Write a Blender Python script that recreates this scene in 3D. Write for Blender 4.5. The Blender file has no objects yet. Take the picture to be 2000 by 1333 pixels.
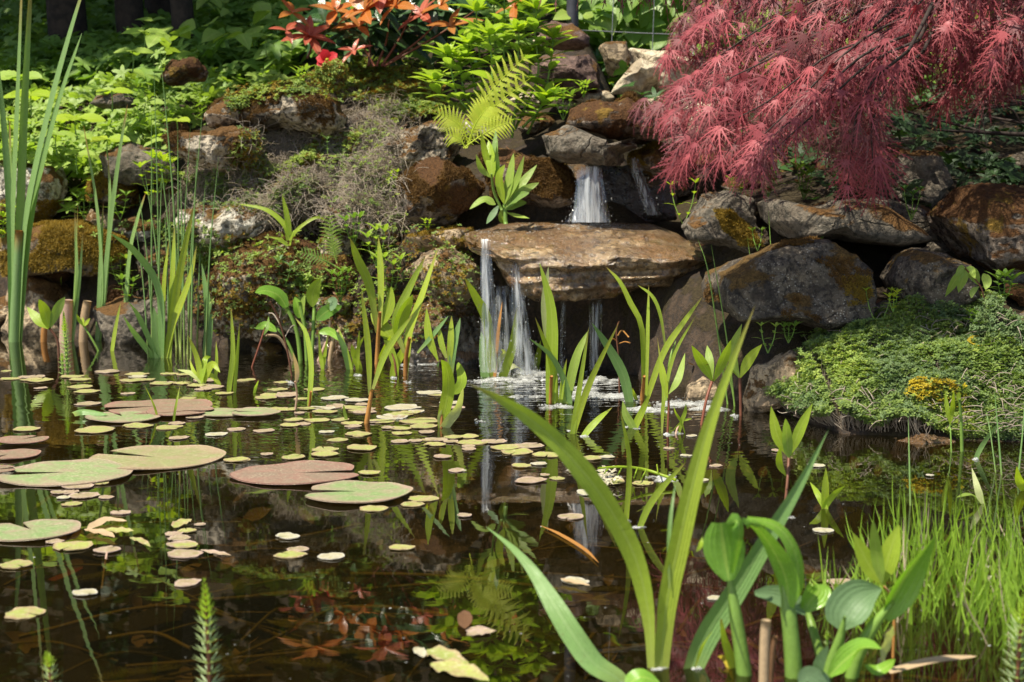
import bpy, bmesh, math
import numpy as np
from mathutils import Vector, Matrix
from mathutils.bvhtree import BVHTree

# ============================================================ camera, world, sun
FPX = 2900.0                       # focal length in photo pixels (2000 wide)
CH = 0.5                           # camera height above the water
PITCH = math.radians(5.7)
sc = bpy.context.scene
COL = sc.collection
cam_d = bpy.data.cameras.new("camera")
cam_d.sensor_width = 36.0
cam_d.lens = FPX / 2000 * 36
cam_d.clip_start = 0.05
cam_d.clip_end = 500
cam_d.dof.use_dof = True
cam_d.dof.focus_distance = 3.1
cam_d.dof.aperture_fstop = 9.0
cam = bpy.data.objects.new("camera", cam_d)
COL.objects.link(cam)
cam.location = (0, 0, CH)
cam.rotation_euler = (math.radians(90) - PITCH, 0, 0)
sc.camera = cam

SUN = np.array([-0.38, -0.27, 0.88]); SUN /= np.linalg.norm(SUN)
world = bpy.data.worlds.new("World"); sc.world = world
world.use_nodes = True
wn = world.node_tree
bg = wn.nodes["Background"]
sky = wn.nodes.new("ShaderNodeTexSky")
sky.sky_type = 'NISHITA'; sky.sun_disc = False
sky.sun_elevation = math.asin(SUN[2])
sky.sun_rotation = math.atan2(SUN[0], SUN[1])
wn.links.new(sky.outputs[0], bg.inputs[0])
bg.inputs[1].default_value = 0.075
sl = bpy.data.lights.new("sun", 'SUN'); sl.energy = 4.6; sl.angle = math.radians(0.6)
sl.color = (1.0, 0.93, 0.78)
so = bpy.data.objects.new("sun", sl); COL.objects.link(so)
so.rotation_euler = Vector(SUN).to_track_quat('Z', 'Y').to_euler()
so.location = (-3, -1, 6)
sc.view_settings.view_transform = 'Standard'
sc.view_settings.look = 'None'
sc.view_settings.gamma = 1
sc.view_settings.exposure = 0.93
sc.cycles.max_bounces = 8
sc.cycles.transparent_max_bounces = 24
sc.cycles.sample_clamp_indirect = 4

rng = np.random.default_rng(11)
U = lambda a, b, n=None: rng.uniform(a, b, n)

# ============================================================ pixel <-> world
_F = np.array([0, math.cos(PITCH), -math.sin(PITCH)])
_U = np.array([0, math.sin(PITCH), math.cos(PITCH)])
_R = np.array([1.0, 0, 0])
def ray(px, py):
    return _F + _R * ((px - 1000) / FPX) + _U * ((666.5 - py) / FPX)
def at(px, py, Y):
    r = ray(px, py)
    return np.array([0, 0, CH]) + r * (Y / r[1])
def wat(px, py, z=0.0):
    r = ray(px, py)
    return np.array([0, 0, CH]) + r * ((z - CH) / r[2])
def to_px(p):
    v = np.asarray(p) - np.array([0, 0, CH])
    d = v @ _F
    return 1000 + FPX * (v @ _R) / d, 666.5 - FPX * (v @ _U) / d

# ============================================================ vector noise
def _hash(ix, iy, iz, seed):
    h = (ix * 374761393 + iy * 668265263 + iz * 2147483647 + seed * 974634777) & 0xFFFFFFFF
    h = ((h ^ (h >> 13)) * 1274126177) & 0xFFFFFFFF
    h = (h ^ (h >> 16)) & 0xFFFFFFFF
    return h / 4294967295.0
def vnoise(P, seed=0):
    P = np.asarray(P, float)
    i = np.floor(P).astype(np.int64); f = P - i
    u = f * f * f * (f * (f * 6 - 15) + 10)
    r = 0
    for dx in (0, 1):
        wx = u[:, 0] if dx else 1 - u[:, 0]
        for dy in (0, 1):
            wy = u[:, 1] if dy else 1 - u[:, 1]
            for dz in (0, 1):
                wz = u[:, 2] if dz else 1 - u[:, 2]
                r = r + wx * wy * wz * _hash(i[:, 0] + dx, i[:, 1] + dy, i[:, 2] + dz, seed)
    return r * 2 - 1
def fbm(P, oct=4, seed=0, lac=2.1, gain=0.5):
    P = np.asarray(P, float); a = 1.0; r = 0
    for k in range(oct):
        r = r + a * vnoise(P + 17.3 * k, seed + k); P = P * lac; a *= gain
    return r
def ridged(P, oct=4, seed=0):
    P = np.asarray(P, float); a = 1.0; r = 0
    for k in range(oct):
        r = r + a * (1 - 2 * np.abs(vnoise(P + 9.1 * k, seed + k))); P = P * 2.1; a *= 0.5
    return r
def nrm(v):
    v = np.asarray(v, float)
    return v / (np.linalg.norm(v, axis=-1, keepdims=True) + 1e-12)

# ============================================================ mesh builder
class MB:
    def __init__(s): s.V = []; s.F = []; s.A = []; s.n = 0
    def add(s, V, F, A=None, mi=0):
        V = np.asarray(V, float); n = len(V)
        if A is None: A = np.tile([0.5, 0.5, 0.5, 1], (n, 1))
        s.V.append(V); s.A.append(A)
        for f in (F if isinstance(F, (list, tuple)) else [F]):
            if len(f): s.F.append((np.asarray(f) + s.n, mi))
        s.n += n
    def build(s, name, mats, parent=None, origin=None, smooth=True):
        V = np.concatenate(s.V) if s.V else np.zeros((0, 3))
        if parent is not None: origin = np.array(parent.get("_o", (0, 0, 0)))
        if origin is None: origin = np.array([V[:, 0].mean(), V[:, 1].mean(), V[:, 2].min()])
        V = V - origin
        me = bpy.data.meshes.new(name)
        me.vertices.add(len(V)); me.vertices.foreach_set("co", V.astype(np.float32).ravel())
        loops = np.concatenate([f.ravel() for f, _ in s.F])
        tot = np.concatenate([np.full(len(f), f.shape[1]) for f, _ in s.F])
        mi = np.concatenate([np.full(len(f), m) for f, m in s.F])
        st = np.concatenate([[0], np.cumsum(tot)[:-1]])
        me.loops.add(len(loops)); me.loops.foreach_set("vertex_index", loops.astype(np.int32))
        me.polygons.add(len(tot)); me.polygons.foreach_set("loop_start", st.astype(np.int32))
        try: me.polygons.foreach_set("loop_total", tot.astype(np.int32))
        except Exception: pass
        me.polygons.foreach_set("material_index", mi.astype(np.int32))
        me.polygons.foreach_set("use_smooth", np.full(len(tot), smooth))
        me.update(calc_edges=True)
        a = me.attributes.new("lf", 'FLOAT_COLOR', 'POINT')
        a.data.foreach_set("color", np.concatenate(s.A).astype(np.float32).ravel())
        for m in (mats if isinstance(mats, (list, tuple)) else [mats]): me.materials.append(m)
        o = bpy.data.objects.new(name, me); COL.objects.link(o)
        if parent is not None: o.parent = parent
        else:
            o.location = origin; o["_o"] = tuple(float(q) for q in origin)
        return o

def thing(name, loc):
    o = bpy.data.objects.new(name, None); COL.objects.link(o)
    o.empty_display_size = 0.02
    o.location = loc; o["_o"] = tuple(float(q) for q in loc)
    return o
PENDING = []     # labels finished at the end from what stands nearest
def tag(o, label=None, cat=None, group=None, kind=None, px=None):
    if label: o["label"] = label
    if cat: o["category"] = cat
    if group: o["group"] = group
    if kind: o["kind"] = kind
    if px is not None: PENDING.append((o, label, px))
    return o

def gridF(r, c, off=0):
    i = np.arange(r - 1)[:, None] * c + np.arange(c - 1)[None]
    i = i.ravel() + off
    return np.stack([i, i + 1, i + c + 1, i + c], 1)
def crom(P, n):
    """Catmull-Rom resample to n points"""
    P = np.asarray(P, float)
    if len(P) == 2: 
        t = np.linspace(0, 1, n)[:, None]; return P[0] * (1 - t) + P[1] * t
    Q = np.vstack([2 * P[0] - P[1], P, 2 * P[-1] - P[-2]])
    seg = np.linspace(0, len(P) - 1 - 1e-9, n); k = seg.astype(int); t = (seg - k)[:, None]
    a, b, c, d = Q[k], Q[k + 1], Q[k + 2], Q[k + 3]
    return 0.5 * (2 * b + (c - a) * t + (2 * a - 5 * b + 4 * c - d) * t**2 + (3 * b - 3 * c + d - a) * t**3)
def frame(pts, hint):
    T = nrm(np.gradient(pts, axis=0))
    S = nrm(np.cross(T, np.broadcast_to(hint, T.shape)))
    N = np.cross(S, T)
    return T, S, N
def tube(mb, pts, rad, k=6, mi=0, rnd=None, n=None, cap=True):
    pts = np.asarray(pts, float)
    n = n or max(3, len(pts) * 4)
    rad = np.interp(np.linspace(0, 1, n), np.linspace(0, 1, len(np.atleast_1d(rad))), np.atleast_1d(rad)) if np.size(rad) > 1 else np.full(n, float(np.ravel(rad)[0]))
    P = crom(pts, n)
    h = np.array([0.31, -0.9, 0.2]) if abs(nrm(P[-1] - P[0])[1]) < 0.9 else np.array([0, 0, 1.0])
    T, S, N = frame(P, h)
    a = np.arange(k) * 2 * math.pi / k
    V = P[:, None] + rad[:, None, None] * (np.cos(a)[None, :, None] * S[:, None] + np.sin(a)[None, :, None] * N[:, None])
    V = V.reshape(-1, 3)
    i = np.arange(n - 1)[:, None] * k; j = np.arange(k)[None]; j2 = (j + 1) % k
    F = np.stack([(i + j), (i + j2), (i + k + j2), (i + k + j)], -1).reshape(-1, 4)
    r = U(0, 1) if rnd is None else rnd
    t = np.repeat(np.linspace(0, 1, n), k)
    A = np.stack([np.full(n * k, r), t, np.full(n * k, 0.6), np.ones(n * k)], 1)
    Fs = [F]
    if cap: Fs += [np.arange(k)[None], ((n - 1) * k + np.arange(k))[::-1][None]]
    mb.add(V, Fs, A, mi)
PROF = {
 'strap': ([0, .08, .35, .6, .8, .92, 1], [.45, .55, .95, 1, .7, .38, .02]),
 'grass': ([0, .3, .6, .85, 1], [.7, 1, .85, .45, .02]),
 'lance': ([0, .08, .3, .5, .72, .9, 1], [.12, .3, .85, 1, .8, .35, .02]),
 'ov':    ([0, .06, .2, .4, .6, .8, .93, 1], [.1, .4, .85, 1, .93, .65, .3, .02]),
 'round': ([0, .04, .15, .35, .6, .8, .94, 1], [.15, .55, .88, 1, .98, .8, .45, .05]),
 'heart': ([0, .02, .12, .3, .55, .8, 1], [.3, .75, 1, 1, .8, .42, .02]),
 'cat':   ([0, .3, .7, .93, 1], [.8, 1, .9, .45, .04]),
}
def ribbon(mb, pts, w, shape='strap', hint=(0, -1, 0.15), fold=0.12, n=14, cols=5, twist=0.0, wave=0.0, rnd=None, mi=0, cup=0.0, w2=None):
    P = crom(pts, n); t = np.linspace(0, 1, n)
    if w2 is not None: W = np.interp(t, np.linspace(0, 1, len(w2)), w2)
    else: W = np.interp(t, *PROF[shape]) * w
    T, S, N = frame(P, np.asarray(hint, float))
    if twist:
        a = np.atleast_1d(twist); a = np.interp(t, np.linspace(0, 1, len(a)), a)[:, None] if len(a) > 1 else (t * a[0])[:, None]
        S, N = S * np.cos(a) + N * np.sin(a), -S * np.sin(a) + N * np.cos(a)
    s = np.linspace(-1, 1, cols)
    r = U(0, 1) if rnd is None else rnd
    ph = U(0, 6)
    off = fold * (np.abs(s) - 0.5) + cup * s * s
    V = P[:, None] + 0.5 * W[:, None, None] * (s[None, :, None] * S[:, None] + off[None, :, None] * N[:, None])
    if wave:
        wv = wave * W[:, None] * np.sin(t[:, None] * 19 + ph + 1.3 * s[None]) * np.abs(s)[None]
        V = V + wv[..., None] * N[:, None]
    V = V.reshape(-1, 3)
    A = np.stack([np.full(n * cols, r), np.repeat(t, cols), np.tile(np.abs(s), n), np.ones(n * cols)], 1)
    mb.add(V, gridF(n, cols), A, mi)

# templates (leaf along +Y, normal +Z)
def leafT(w=.35, shape='ov', rows=7, cols=3, droop=.25, fold=.15, serr=0.0, pet=0.0):
    t = np.linspace(0, 1, rows); W = np.interp(t, *PROF[shape]) * w
    if serr: W = W * (1 + serr * np.where(np.arange(rows) % 2, 1, -1) * (t < .97))
    s = np.linspace(-1, 1, cols)
    x = 0.5 * W[:, None] * s[None]; y = np.repeat(t[:, None], cols, 1)
    z = -droop * t[:, None]**2 + 0 * x + fold * np.abs(s)[None] * W[:, None] * .5
    V = np.stack([x, y + pet, z], -1).reshape(-1, 3)
    A = np.stack([np.zeros(rows * cols), np.repeat(t, cols), np.tile(np.abs(s), rows), np.ones(rows * cols)], 1)
    F = gridF(rows, cols)
    if pet:
        n0 = len(V); V = np.vstack([V, [[-.008, 0, 0], [.008, 0, 0], [.008, pet + .02, 0], [-.008, pet + .02, 0]]])
        F = np.vstack([F, [[n0, n0 + 1, n0 + 2, n0 + 3]]])
        A = np.vstack([A, np.tile([0, 0, .5, 1], (4, 1))])
    return V, F, A
def rotT(T, yaw=0, pitch=0, size=1, off=(0, 0, 0)):
    V, F, A = T
    cy, sy, cp, sp = math.cos(yaw), math.sin(yaw), math.cos(pitch), math.sin(pitch)
    y = V[:, 1] * cp - V[:, 2] * sp; z = V[:, 1] * sp + V[:, 2] * cp; x = V[:, 0]
    V2 = np.stack([x * cy - y * sy, x * sy + y * cy, z], 1) * size + np.array(off)
    return V2, F, A
def joinT(Ts):
    Vs, Fs, As, n = [], [], [], 0
    for V, F, A in Ts:
        Vs.append(V); Fs.append(F + n); As.append(A); n += len(V)
    return np.vstack(Vs), np.vstack(Fs), np.vstack(As)
def scatter(mb, T, P, D, N, size, rnd=None, mi=0):
    V, F, A = T; P = np.atleast_2d(P); n = len(P)
    if n == 0: return
    D = nrm(np.broadcast_to(D, (n, 3))); N = np.broadcast_to(N, (n, 3))
    S = nrm(np.cross(D, N)); N = np.cross(S, D)
    size = np.broadcast_to(size, (n,))
    W = P[:, None] + size[:, None, None] * (V[None, :, 0:1] * S[:, None] + V[None, :, 1:2] * D[:, None] + V[None, :, 2:3] * N[:, None])
    r = U(0, 1, n) if rnd is None else np.broadcast_to(rnd, (n,))
    AA = np.broadcast_to(A[None], (n,) + A.shape).copy(); AA[:, :, 0] = r[:, None]
    FF = (F[None] + (np.arange(n) * len(V))[:, None, None]).reshape(-1, F.shape[1])
    mb.add(W.reshape(-1, 3), FF, AA.reshape(-1, 4), mi)
def rdir(n, up=0.0, spread=1.0):
    a = U(0, 2 * math.pi, n)
    return nrm(np.stack([np.cos(a) * spread, np.sin(a) * spread, np.full(n, up) + U(-.25, .25, n)], 1))

# ============================================================ materials
def nt(name):
    m = bpy.data.materials.new(name); m.use_nodes = True
    t = m.node_tree
    for n in list(t.nodes): t.nodes.remove(n)
    return m, t
class NB:
    def __init__(s, t): s.t = t
    def n(s, typ, ins=None, **kw):
        nd = s.t.nodes.new("ShaderNode" + typ)
        for k, v in kw.items(): setattr(nd, k, v)
        for k, v in (ins or {}).items():
            if hasattr(v, 'is_output') or isinstance(v, bpy.types.NodeSocket): s.t.links.new(v, nd.inputs[k])
            else: nd.inputs[k].default_value = v
        return nd
    def noise(s, vec, scale, detail=3, rough=.55, dist=0):
        return s.n('TexNoise', {'Vector': vec, 'Scale': scale, 'Detail': detail, 'Roughness': rough, 'Distortion': dist}).outputs[0]
    def ramp(s, fac, a, b, lo=0.0, hi=1.0):
        return s.n('MapRange', {'Value': fac, 'From Min': a, 'From Max': b, 'To Min': lo, 'To Max': hi}).outputs[0]
    def mix(s, fac, a, b, mode='MIX'):
        nd = s.t.nodes.new('ShaderNodeMix'); nd.data_type = 'RGBA'; nd.blend_type = mode
        for k, v in ((0, fac), (6, a), (7, b)):
            if isinstance(v, bpy.types.NodeSocket): s.t.links.new(v, nd.inputs[k])
            else: nd.inputs[k].default_value = v if k == 0 else (*v, 1)
        return nd.outputs[2]
    def math(s, op, a, b=0.0):
        nd = s.t.nodes.new('ShaderNodeMath'); nd.operation = op
        for k, v in ((0, a), (1, b)):
            if isinstance(v, bpy.types.NodeSocket): s.t.links.new(v, nd.inputs[k])
            else: nd.inputs[k].default_value = v
        return nd.outputs[0]
def leafmat(name, c1, c2=None, base=None, tip=None, vein=None, trans=.38, rough=.42, spec=.4, mott=.25, edge=None, tcol=None):
    m, t = nt(name); b = NB(t)
    c2 = c2 or tuple(x * .7 for x in c1)
    at_ = b.n('Attribute', attribute_name='lf'); sep = b.n('SeparateColor', {'Color': at_.outputs['Color']})
    R, G, B = sep.outputs[0], sep.outputs[1], sep.outputs[2]
    pos = b.n('NewGeometry').outputs['Position']
    col = b.mix(R, c1, c2)
    nz = b.noise(pos, 90, 3)
    col = b.mix(b.ramp(nz, .35, .7, 0, mott), col, tuple(x * .55 for x in c1))
    col = b.mix(b.math('MULTIPLY', b.ramp(b.math('SINE', b.math('MULTIPLY', B, 30.0)), .2, 1.0), .16), col, tuple(min(1, x * 1.5) for x in c1))
    nz2 = b.noise(pos, 420, 1)
    col = b.mix(b.ramp(nz2, .5, .8, 0, .18), col, tuple(min(1, x * 1.6) for x in c1))
    if base: col = b.mix(b.ramp(G, .0, .28, 1, 0), col, base)
    br = b.ramp(b.noise(pos, 48, 3, .7), .70, .74, 0, .8)
    col = b.mix(br, col, (.16, .09, .03))
    if tip: col = b.mix(b.ramp(G, .86, 1.0, 0, 1), col, tip)
    if edge: col = b.mix(b.ramp(B, .8, 1.0, 0, .8), col, edge)
    if vein: col = b.mix(b.ramp(B, .0, .16, .75, 0), col, vein)
    bump = b.n('Bump', {'Height': b.math('ADD', b.noise(pos, 160, 2), b.math('MULTIPLY', b.math('SINE', b.math('MULTIPLY', B, 22.0)), .25)), 'Strength': .35, 'Distance': .0015}).outputs[0]
    p = b.n('BsdfPrincipled', {'Base Color': col, 'Roughness': b.ramp(nz, .3, .7, rough - .08, rough + .15), 'Specular IOR Level': spec, 'Normal': bump})
    tc = b.mix(1.0, col, tcol or (1.35, 1.45, .5), 'MULTIPLY')
    tr = b.n('BsdfTranslucent', {'Color': tc, 'Normal': bump})
    mx = b.n('MixShader', {0: trans, 1: p.outputs[0], 2: tr.outputs[0]})
    b.n('OutputMaterial', {'Surface': mx.outputs[0]})
    return m
def rockmat(name, a=(.30, .27, .22), c=(.12, .105, .085), dark=(.025, .02, .016), moss=(.07, .035, .010), mossamt=.5, gold=(.20, .12, .02), goldamt=.12, lich=.35, wet=0.0, scale=1.0, warm=None, hi=None):
    m, t = nt(name); b = NB(t)
    geo = b.n('NewGeometry'); pos = geo.outputs['Position']; nz_ = b.n('SeparateXYZ', {0: geo.outputs['Normal']}).outputs[2]
    n1 = b.noise(pos, 14 * scale, 6, .62); n2 = b.noise(pos, 55 * scale, 5, .65); n3 = b.noise(pos, 6 * scale, 3, .5)
    col = b.mix(b.ramp(n1, .36, .62), c, a)
    if warm: col = b.mix(b.ramp(b.noise(pos, 11, 4, .6, .6), .46, .66, 0, .9), col, warm)
    n4 = b.noise(pos, 130 * scale, 4, .7)
    col = b.mix(b.ramp(n4, .56, .68, 0, .6), col, hi or tuple(min(1, x * 1.6) for x in a))
    col = b.mix(b.ramp(n2, .50, .41, 0, .85), col, dark)
    vo = b.n('TexVoronoi', {'Vector': pos, 'Scale': 95 * scale, 'Randomness': 1}).outputs[0]
    col = b.mix(b.math('MULTIPLY', b.ramp(vo, .30, .12, 0, lich), b.ramp(n1, .45, .6)), col, (.55, .52, .44))
    ck = b.n('TexVoronoi', {'Vector': b.n('VectorMath', {0: pos, 1: b.n('VectorMath', {0: b.n('TexNoise', {'Vector': pos, 'Scale': 12.0, 'Detail': 4.0}).outputs[1], 1: (.16, .16, .10)}, operation='MULTIPLY').outputs[0]}, operation='ADD').outputs[0], 'Scale': 6.0}, feature='DISTANCE_TO_EDGE').outputs[0]
    ckf = b.math('MULTIPLY', b.ramp(ck, .035, .0), b.ramp(b.noise(pos, 10, 2), .48, .58))
    col = b.mix(b.math('MULTIPLY', ckf, .8), col, dark)
    # black algae stains of their own shape
    col = b.mix(b.ramp(b.noise(pos, 9 * scale, 5, .6, .4), .55, .64, 0, .8), col, dark)
    mm = b.math('ADD', b.math('MULTIPLY', b.ramp(nz_, -.1, .8), .25), b.math('ADD', n3, b.math('MULTIPLY', n2, .25)))
    mo = b.ramp(mm, .86 - .35 * mossamt, .92 - .35 * mossamt)
    mcol = b.mix(b.ramp(b.noise(pos, 160, 3), .35, .65), moss, tuple(x * 2.2 for x in moss))
    col = b.mix(mo, col, mcol)
    gg = b.math('ADD', b.noise(pos, 8 * scale + 3, 5, .6), b.math('MULTIPLY', n2, .12))
    go = b.ramp(gg, .78 - .32 * goldamt, .84 - .32 * goldamt)
    col = b.mix(go, col, b.mix(b.ramp(b.noise(pos, 220, 2), .3, .6), tuple(x * .4 for x in gold), gold))
    hb = b.math('ADD', b.math('ADD', b.math('MULTIPLY', ckf, -.35), b.math('ADD', b.math('MULTIPLY', n1, 1.0), b.math('MULTIPLY', n2, .45))), b.math('MULTIPLY', b.noise(pos, 260, 3), b.math('ADD', b.math('MULTIPLY', mo, .3), .10)))
    bump = b.n('Bump', {'Height': hb, 'Strength': .9, 'Distance': .02 / scale}).outputs[0]
    ro = .85 if not wet else b.ramp(n2, .35, .65, .18, .55)
    p = b.n('BsdfPrincipled', {'Base Color': col, 'Roughness': ro, 'Specular IOR Level': .25 if not wet else .6, 'Coat Weight': 1.0 if wet else 0.0, 'Coat Roughness': .08, 'Coat Normal': bump, 'Normal': bump})
    b.n('OutputMaterial', {'Surface': p.outputs[0]})
    return m
def plainmat(name, c, c2=None, rough=.6, sc_=60, bumpd=.002, spec=.3, metal=0, trans=0):
    m, t = nt(name); b = NB(t)
    pos = b.n('NewGeometry').outputs['Position']
    nz = b.noise(pos, sc_, 4)
    col = b.mix(b.ramp(nz, .35, .65), c, c2 or tuple(x * .6 for x in c))
    bump = b.n('Bump', {'Height': nz, 'Strength': .6, 'Distance': bumpd}).outputs[0]
    p = b.n('BsdfPrincipled', {'Base Color': col, 'Roughness': rough, 'Specular IOR Level': spec, 'Metallic': metal, 'Normal': bump})
    out = p.outputs[0]
    if trans:
        tr = b.n('BsdfTransparent'); out = b.n('MixShader', {0: trans, 1: p.outputs[0], 2: tr.outputs[0]}).outputs[0]
    b.n('OutputMaterial', {'Surface': out})
    return m

def padmat(name, c1, c2, edge, fs=1.0):
    m, t = nt(name); b = NB(t)
    at_ = b.n('Attribute', attribute_name='lf'); sep = b.n('SeparateColor', {'Color': at_.outputs['Color']})
    pos = b.n('NewGeometry').outputs['Position']
    col = b.mix(sep.outputs[0], c1, c2)
    col = b.mix(b.ramp(b.noise(pos, 28 * fs, 4, .6, .5), .42, .66, 0, .75), col, edge)
    n1 = b.noise(pos, 16 * fs, 3)
    vn = b.ramp(b.math('ABSOLUTE', b.math('SINE', b.math('MULTIPLY', sep.outputs[1], 34.5))), .16, .0, 0, .45)
    col = b.mix(vn, col, tuple(min(1, x * 1.35 + .02) for x in c1))
    e = b.math('ADD', sep.outputs[2], b.math('MULTIPLY', b.math('SUBTRACT', n1, .5), .9))
    col = b.mix(b.ramp(e, .62, .95, 0, .85), col, edge)
    col = b.mix(b.ramp(b.noise(pos, 75 * fs, 4, .7), .60, .70, 0, .7), col, tuple(x * .5 for x in edge))
    sp = b.noise(pos, 300, 2, .6)
    col = b.mix(b.ramp(sp, .57, .66, 0, .55), col, (.50, .48, .32))
    col = b.mix(b.ramp(sp, .42, .34, 0, .35), col, tuple(x * .45 for x in c1))
    bump = b.n('Bump', {'Height': b.math('ADD', b.noise(pos, 60, 3), b.math('MULTIPLY', sp, .5)), 'Strength': .5, 'Distance': .0015}).outputs[0]
    p = b.n('BsdfPrincipled', {'Base Color': col, 'Roughness': b.ramp(sp, .3, .7, .35, .6), 'Specular IOR Level': .35, 'Normal': bump})
    b.n('OutputMaterial', {'Surface': p.outputs[0]})
    return m
# leaves
M = {}
M['blade']   = leafmat('blade_green', (.38, .46, .04), (.30, .42, .045), base=(.34, .36, .10), vein=(.36, .46, .10), tip=(.28, .20, .05), trans=.34, rough=.42)
M['bluegr']  = leafmat('blade_bluegreen', (.20, .33, .10), (.16, .29, .085), base=(.28, .34, .08), vein=(.22, .34, .12), trans=.3, rough=.4)
M['cattail'] = leafmat('cattail_leaf', (.21, .34, .12), (.25, .38, .09), base=(.34, .42, .06), tip=(.35, .16, .04), trans=.34, rough=.42, mott=.15)
M['lime']    = leafmat('lime_leaf', (.36, .46, .035), (.30, .43, .04), vein=(.40, .50, .08), trans=.42, rough=.35, mott=.15)
M['bright']  = leafmat('bright_leaf', (.26, .38, .07), (.34, .46, .08), vein=(.38, .46, .12), trans=.4, rough=.42)
M['mid']     = leafmat('mid_leaf', (.14, .25, .04), (.20, .32, .05), vein=(.2, .32, .08), trans=.35)
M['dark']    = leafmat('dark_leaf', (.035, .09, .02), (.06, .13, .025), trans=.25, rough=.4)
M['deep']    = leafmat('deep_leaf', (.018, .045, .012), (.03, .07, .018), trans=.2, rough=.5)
M['gloss']   = leafmat('glossy_leaf', (.22, .40, .035), (.16, .33, .05), vein=(.34, .48, .10), trans=.34, rough=.28, spec=.5, mott=.12)
M['pale']    = leafmat('pale_leaf', (.50, .52, .26), (.42, .48, .2), trans=.4)
M['grey']    = leafmat('greygreen_leaf', (.17, .27, .13), (.13, .22, .09), trans=.3, rough=.5)
M['fern']    = leafmat('fern_leaf', (.56, .62, .06), (.46, .56, .05), trans=.42, rough=.5)
M['orange']  = leafmat('orange_leaf', (.50, .15, .03), (.36, .17, .04), vein=(.5, .2, .08), trans=.3, rough=.25, spec=.6, tcol=(1.4, .8, .5))
M['rose']    = leafmat('rosy_leaf', (.48, .13, .08), (.36, .08, .04), vein=(.6, .25, .15), trans=.3, rough=.28, spec=.5, tcol=(1.4, .7, .5))
M['photd']   = leafmat('photinia_green', (.03, .075, .025), (.05, .10, .03), vein=(.07, .13, .05), trans=.15, rough=.25, spec=.5)
M['maple']   = leafmat('maple_leaf', (.38, .088, .10), (.17, .038, .05), trans=.24, rough=.5, spec=.25, mott=.3, tcol=(1.3, .45, .45))  # second colour is the tone of shaded leaves
M['maple_shade']  = leafmat('maple_leaf_shade', (.26, .10, .10), (.11, .035, .042), trans=.22, rough=.5, spec=.25, tcol=(1.3, .5, .4))  # darker copy for inner leaves, shade put into its colour
M['brown']   = leafmat('brown_leaf', (.20, .10, .04), (.12, .06, .03), trans=.15, rough=.6)
M['tan']     = leafmat('tan_leaf', (.50, .37, .22), (.40, .27, .15), trans=.2, rough=.6)
M['pink']    = leafmat('pinkish_leaf', (.58, .40, .31), (.52, .34, .26), trans=.3, rough=.5)
M['sheath']  = leafmat('orange_sheath', (.46, .22, .05), (.36, .16, .04), trans=.2, rough=.55)
M['redstem'] = leafmat('red_stem', (.20, .06, .03), (.14, .06, .03), trans=.05, rough=.5)
M['stem']    = leafmat('green_stem', (.20, .33, .05), (.16, .28, .05), trans=.15, rough=.4)
M['grass']   = leafmat('grass_blade', (.30, .46, .04), (.22, .38, .04), base=(.30, .36, .08), trans=.4, rough=.4, mott=.1)
M['thyme']   = leafmat('thyme_leaf', (.15, .23, .06), (.22, .29, .06), trans=.3, rough=.55, mott=.1)
M['thymeb']  = leafmat('thyme_leaf_blue', (.12, .19, .075), (.16, .22, .08), trans=.3, rough=.55, mott=.1)
M['gmoss']   = leafmat('golden_moss', (.30, .20, .02), (.15, .10, .012), trans=.3, rough=.8, mott=.5, tcol=(1.3, 1.1, .5))
M['bmoss']   = leafmat('brown_moss', (.09, .045, .012), (.16, .085, .015), trans=.2, rough=.9, mott=.5, tcol=(1.2, 1, .6))
M['ymoss']   = leafmat('yellow_moss', (.50, .40, .02), (.36, .27, .02), trans=.3, rough=.8, mott=.3, tcol=(1.3, 1.1, .5))
M['straw']   = leafmat('dry_stalk', (.38, .32, .25), (.25, .20, .155), trans=.1, rough=.8, mott=.3)
M['strawl']  = leafmat('pale_dry_stalk', (.42, .35, .22), (.34, .27, .17), trans=.1, rough=.8)
M['padg']    = padmat('lily_pad_green', (.22, .29, .12), (.18, .26, .10), (.32, .22, .17))
M['pado']    = padmat('lily_pad_olive', (.27, .27, .12), (.23, .24, .10), (.32, .22, .15))
M['padp']    = padmat('lily_pad_pink', (.215, .155, .115), (.20, .155, .095), (.27, .14, .11))
M['spy']     = padmat('small_pad_yellowgreen', (.32, .35, .09), (.24, .28, .075), (.34, .24, .14), 2.2)
M['spp']     = padmat('small_pad_pinkish', (.29, .215, .13), (.26, .22, .11), (.40, .29, .24), 2.2)
M['spw']     = padmat('small_pad_pale', (.36, .35, .20), (.34, .29, .18), (.46, .43, .36), 2.2)
M['bark']    = plainmat('bark', (.045, .032, .022), (.02, .015, .011), .9, 30, .01)
M['mbark']   = plainmat('maple_bark', (.05, .035, .03), (.025, .018, .015), .8, 60, .004)
M['soil']    = rockmat('soil', (.060, .040, .026), (.028, .019, .012), moss=(.022, .016, .007), mossamt=.2, goldamt=-.3, lich=.05, scale=1.6, wet=0)
M['r_grey']  = rockmat('rock_limestone', (.46, .39, .29), (.24, .19, .13), mossamt=.42, goldamt=.35)
M['r_pale']  = rockmat('rock_pale', (.62, .54, .39), (.48, .40, .27), mossamt=-.3, goldamt=.0, lich=.1, dark=(.28, .22, .15))
M['r_white'] = rockmat('rock_whitish', (.55, .51, .42), (.28, .25, .19), mossamt=.25, goldamt=.25, lich=.3, dark=(.06, .05, .03))
M['r_brown'] = rockmat('rock_brown_mossy', (.26, .21, .16), (.11, .08, .06), mossamt=.72, goldamt=.46, moss=(.045, .020, .006))
M['r_purple']= rockmat('rock_purple', (.20, .13, .105), (.13, .085, .07), mossamt=.0, goldamt=.0, lich=.12, dark=(.07, .045, .04))
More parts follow.
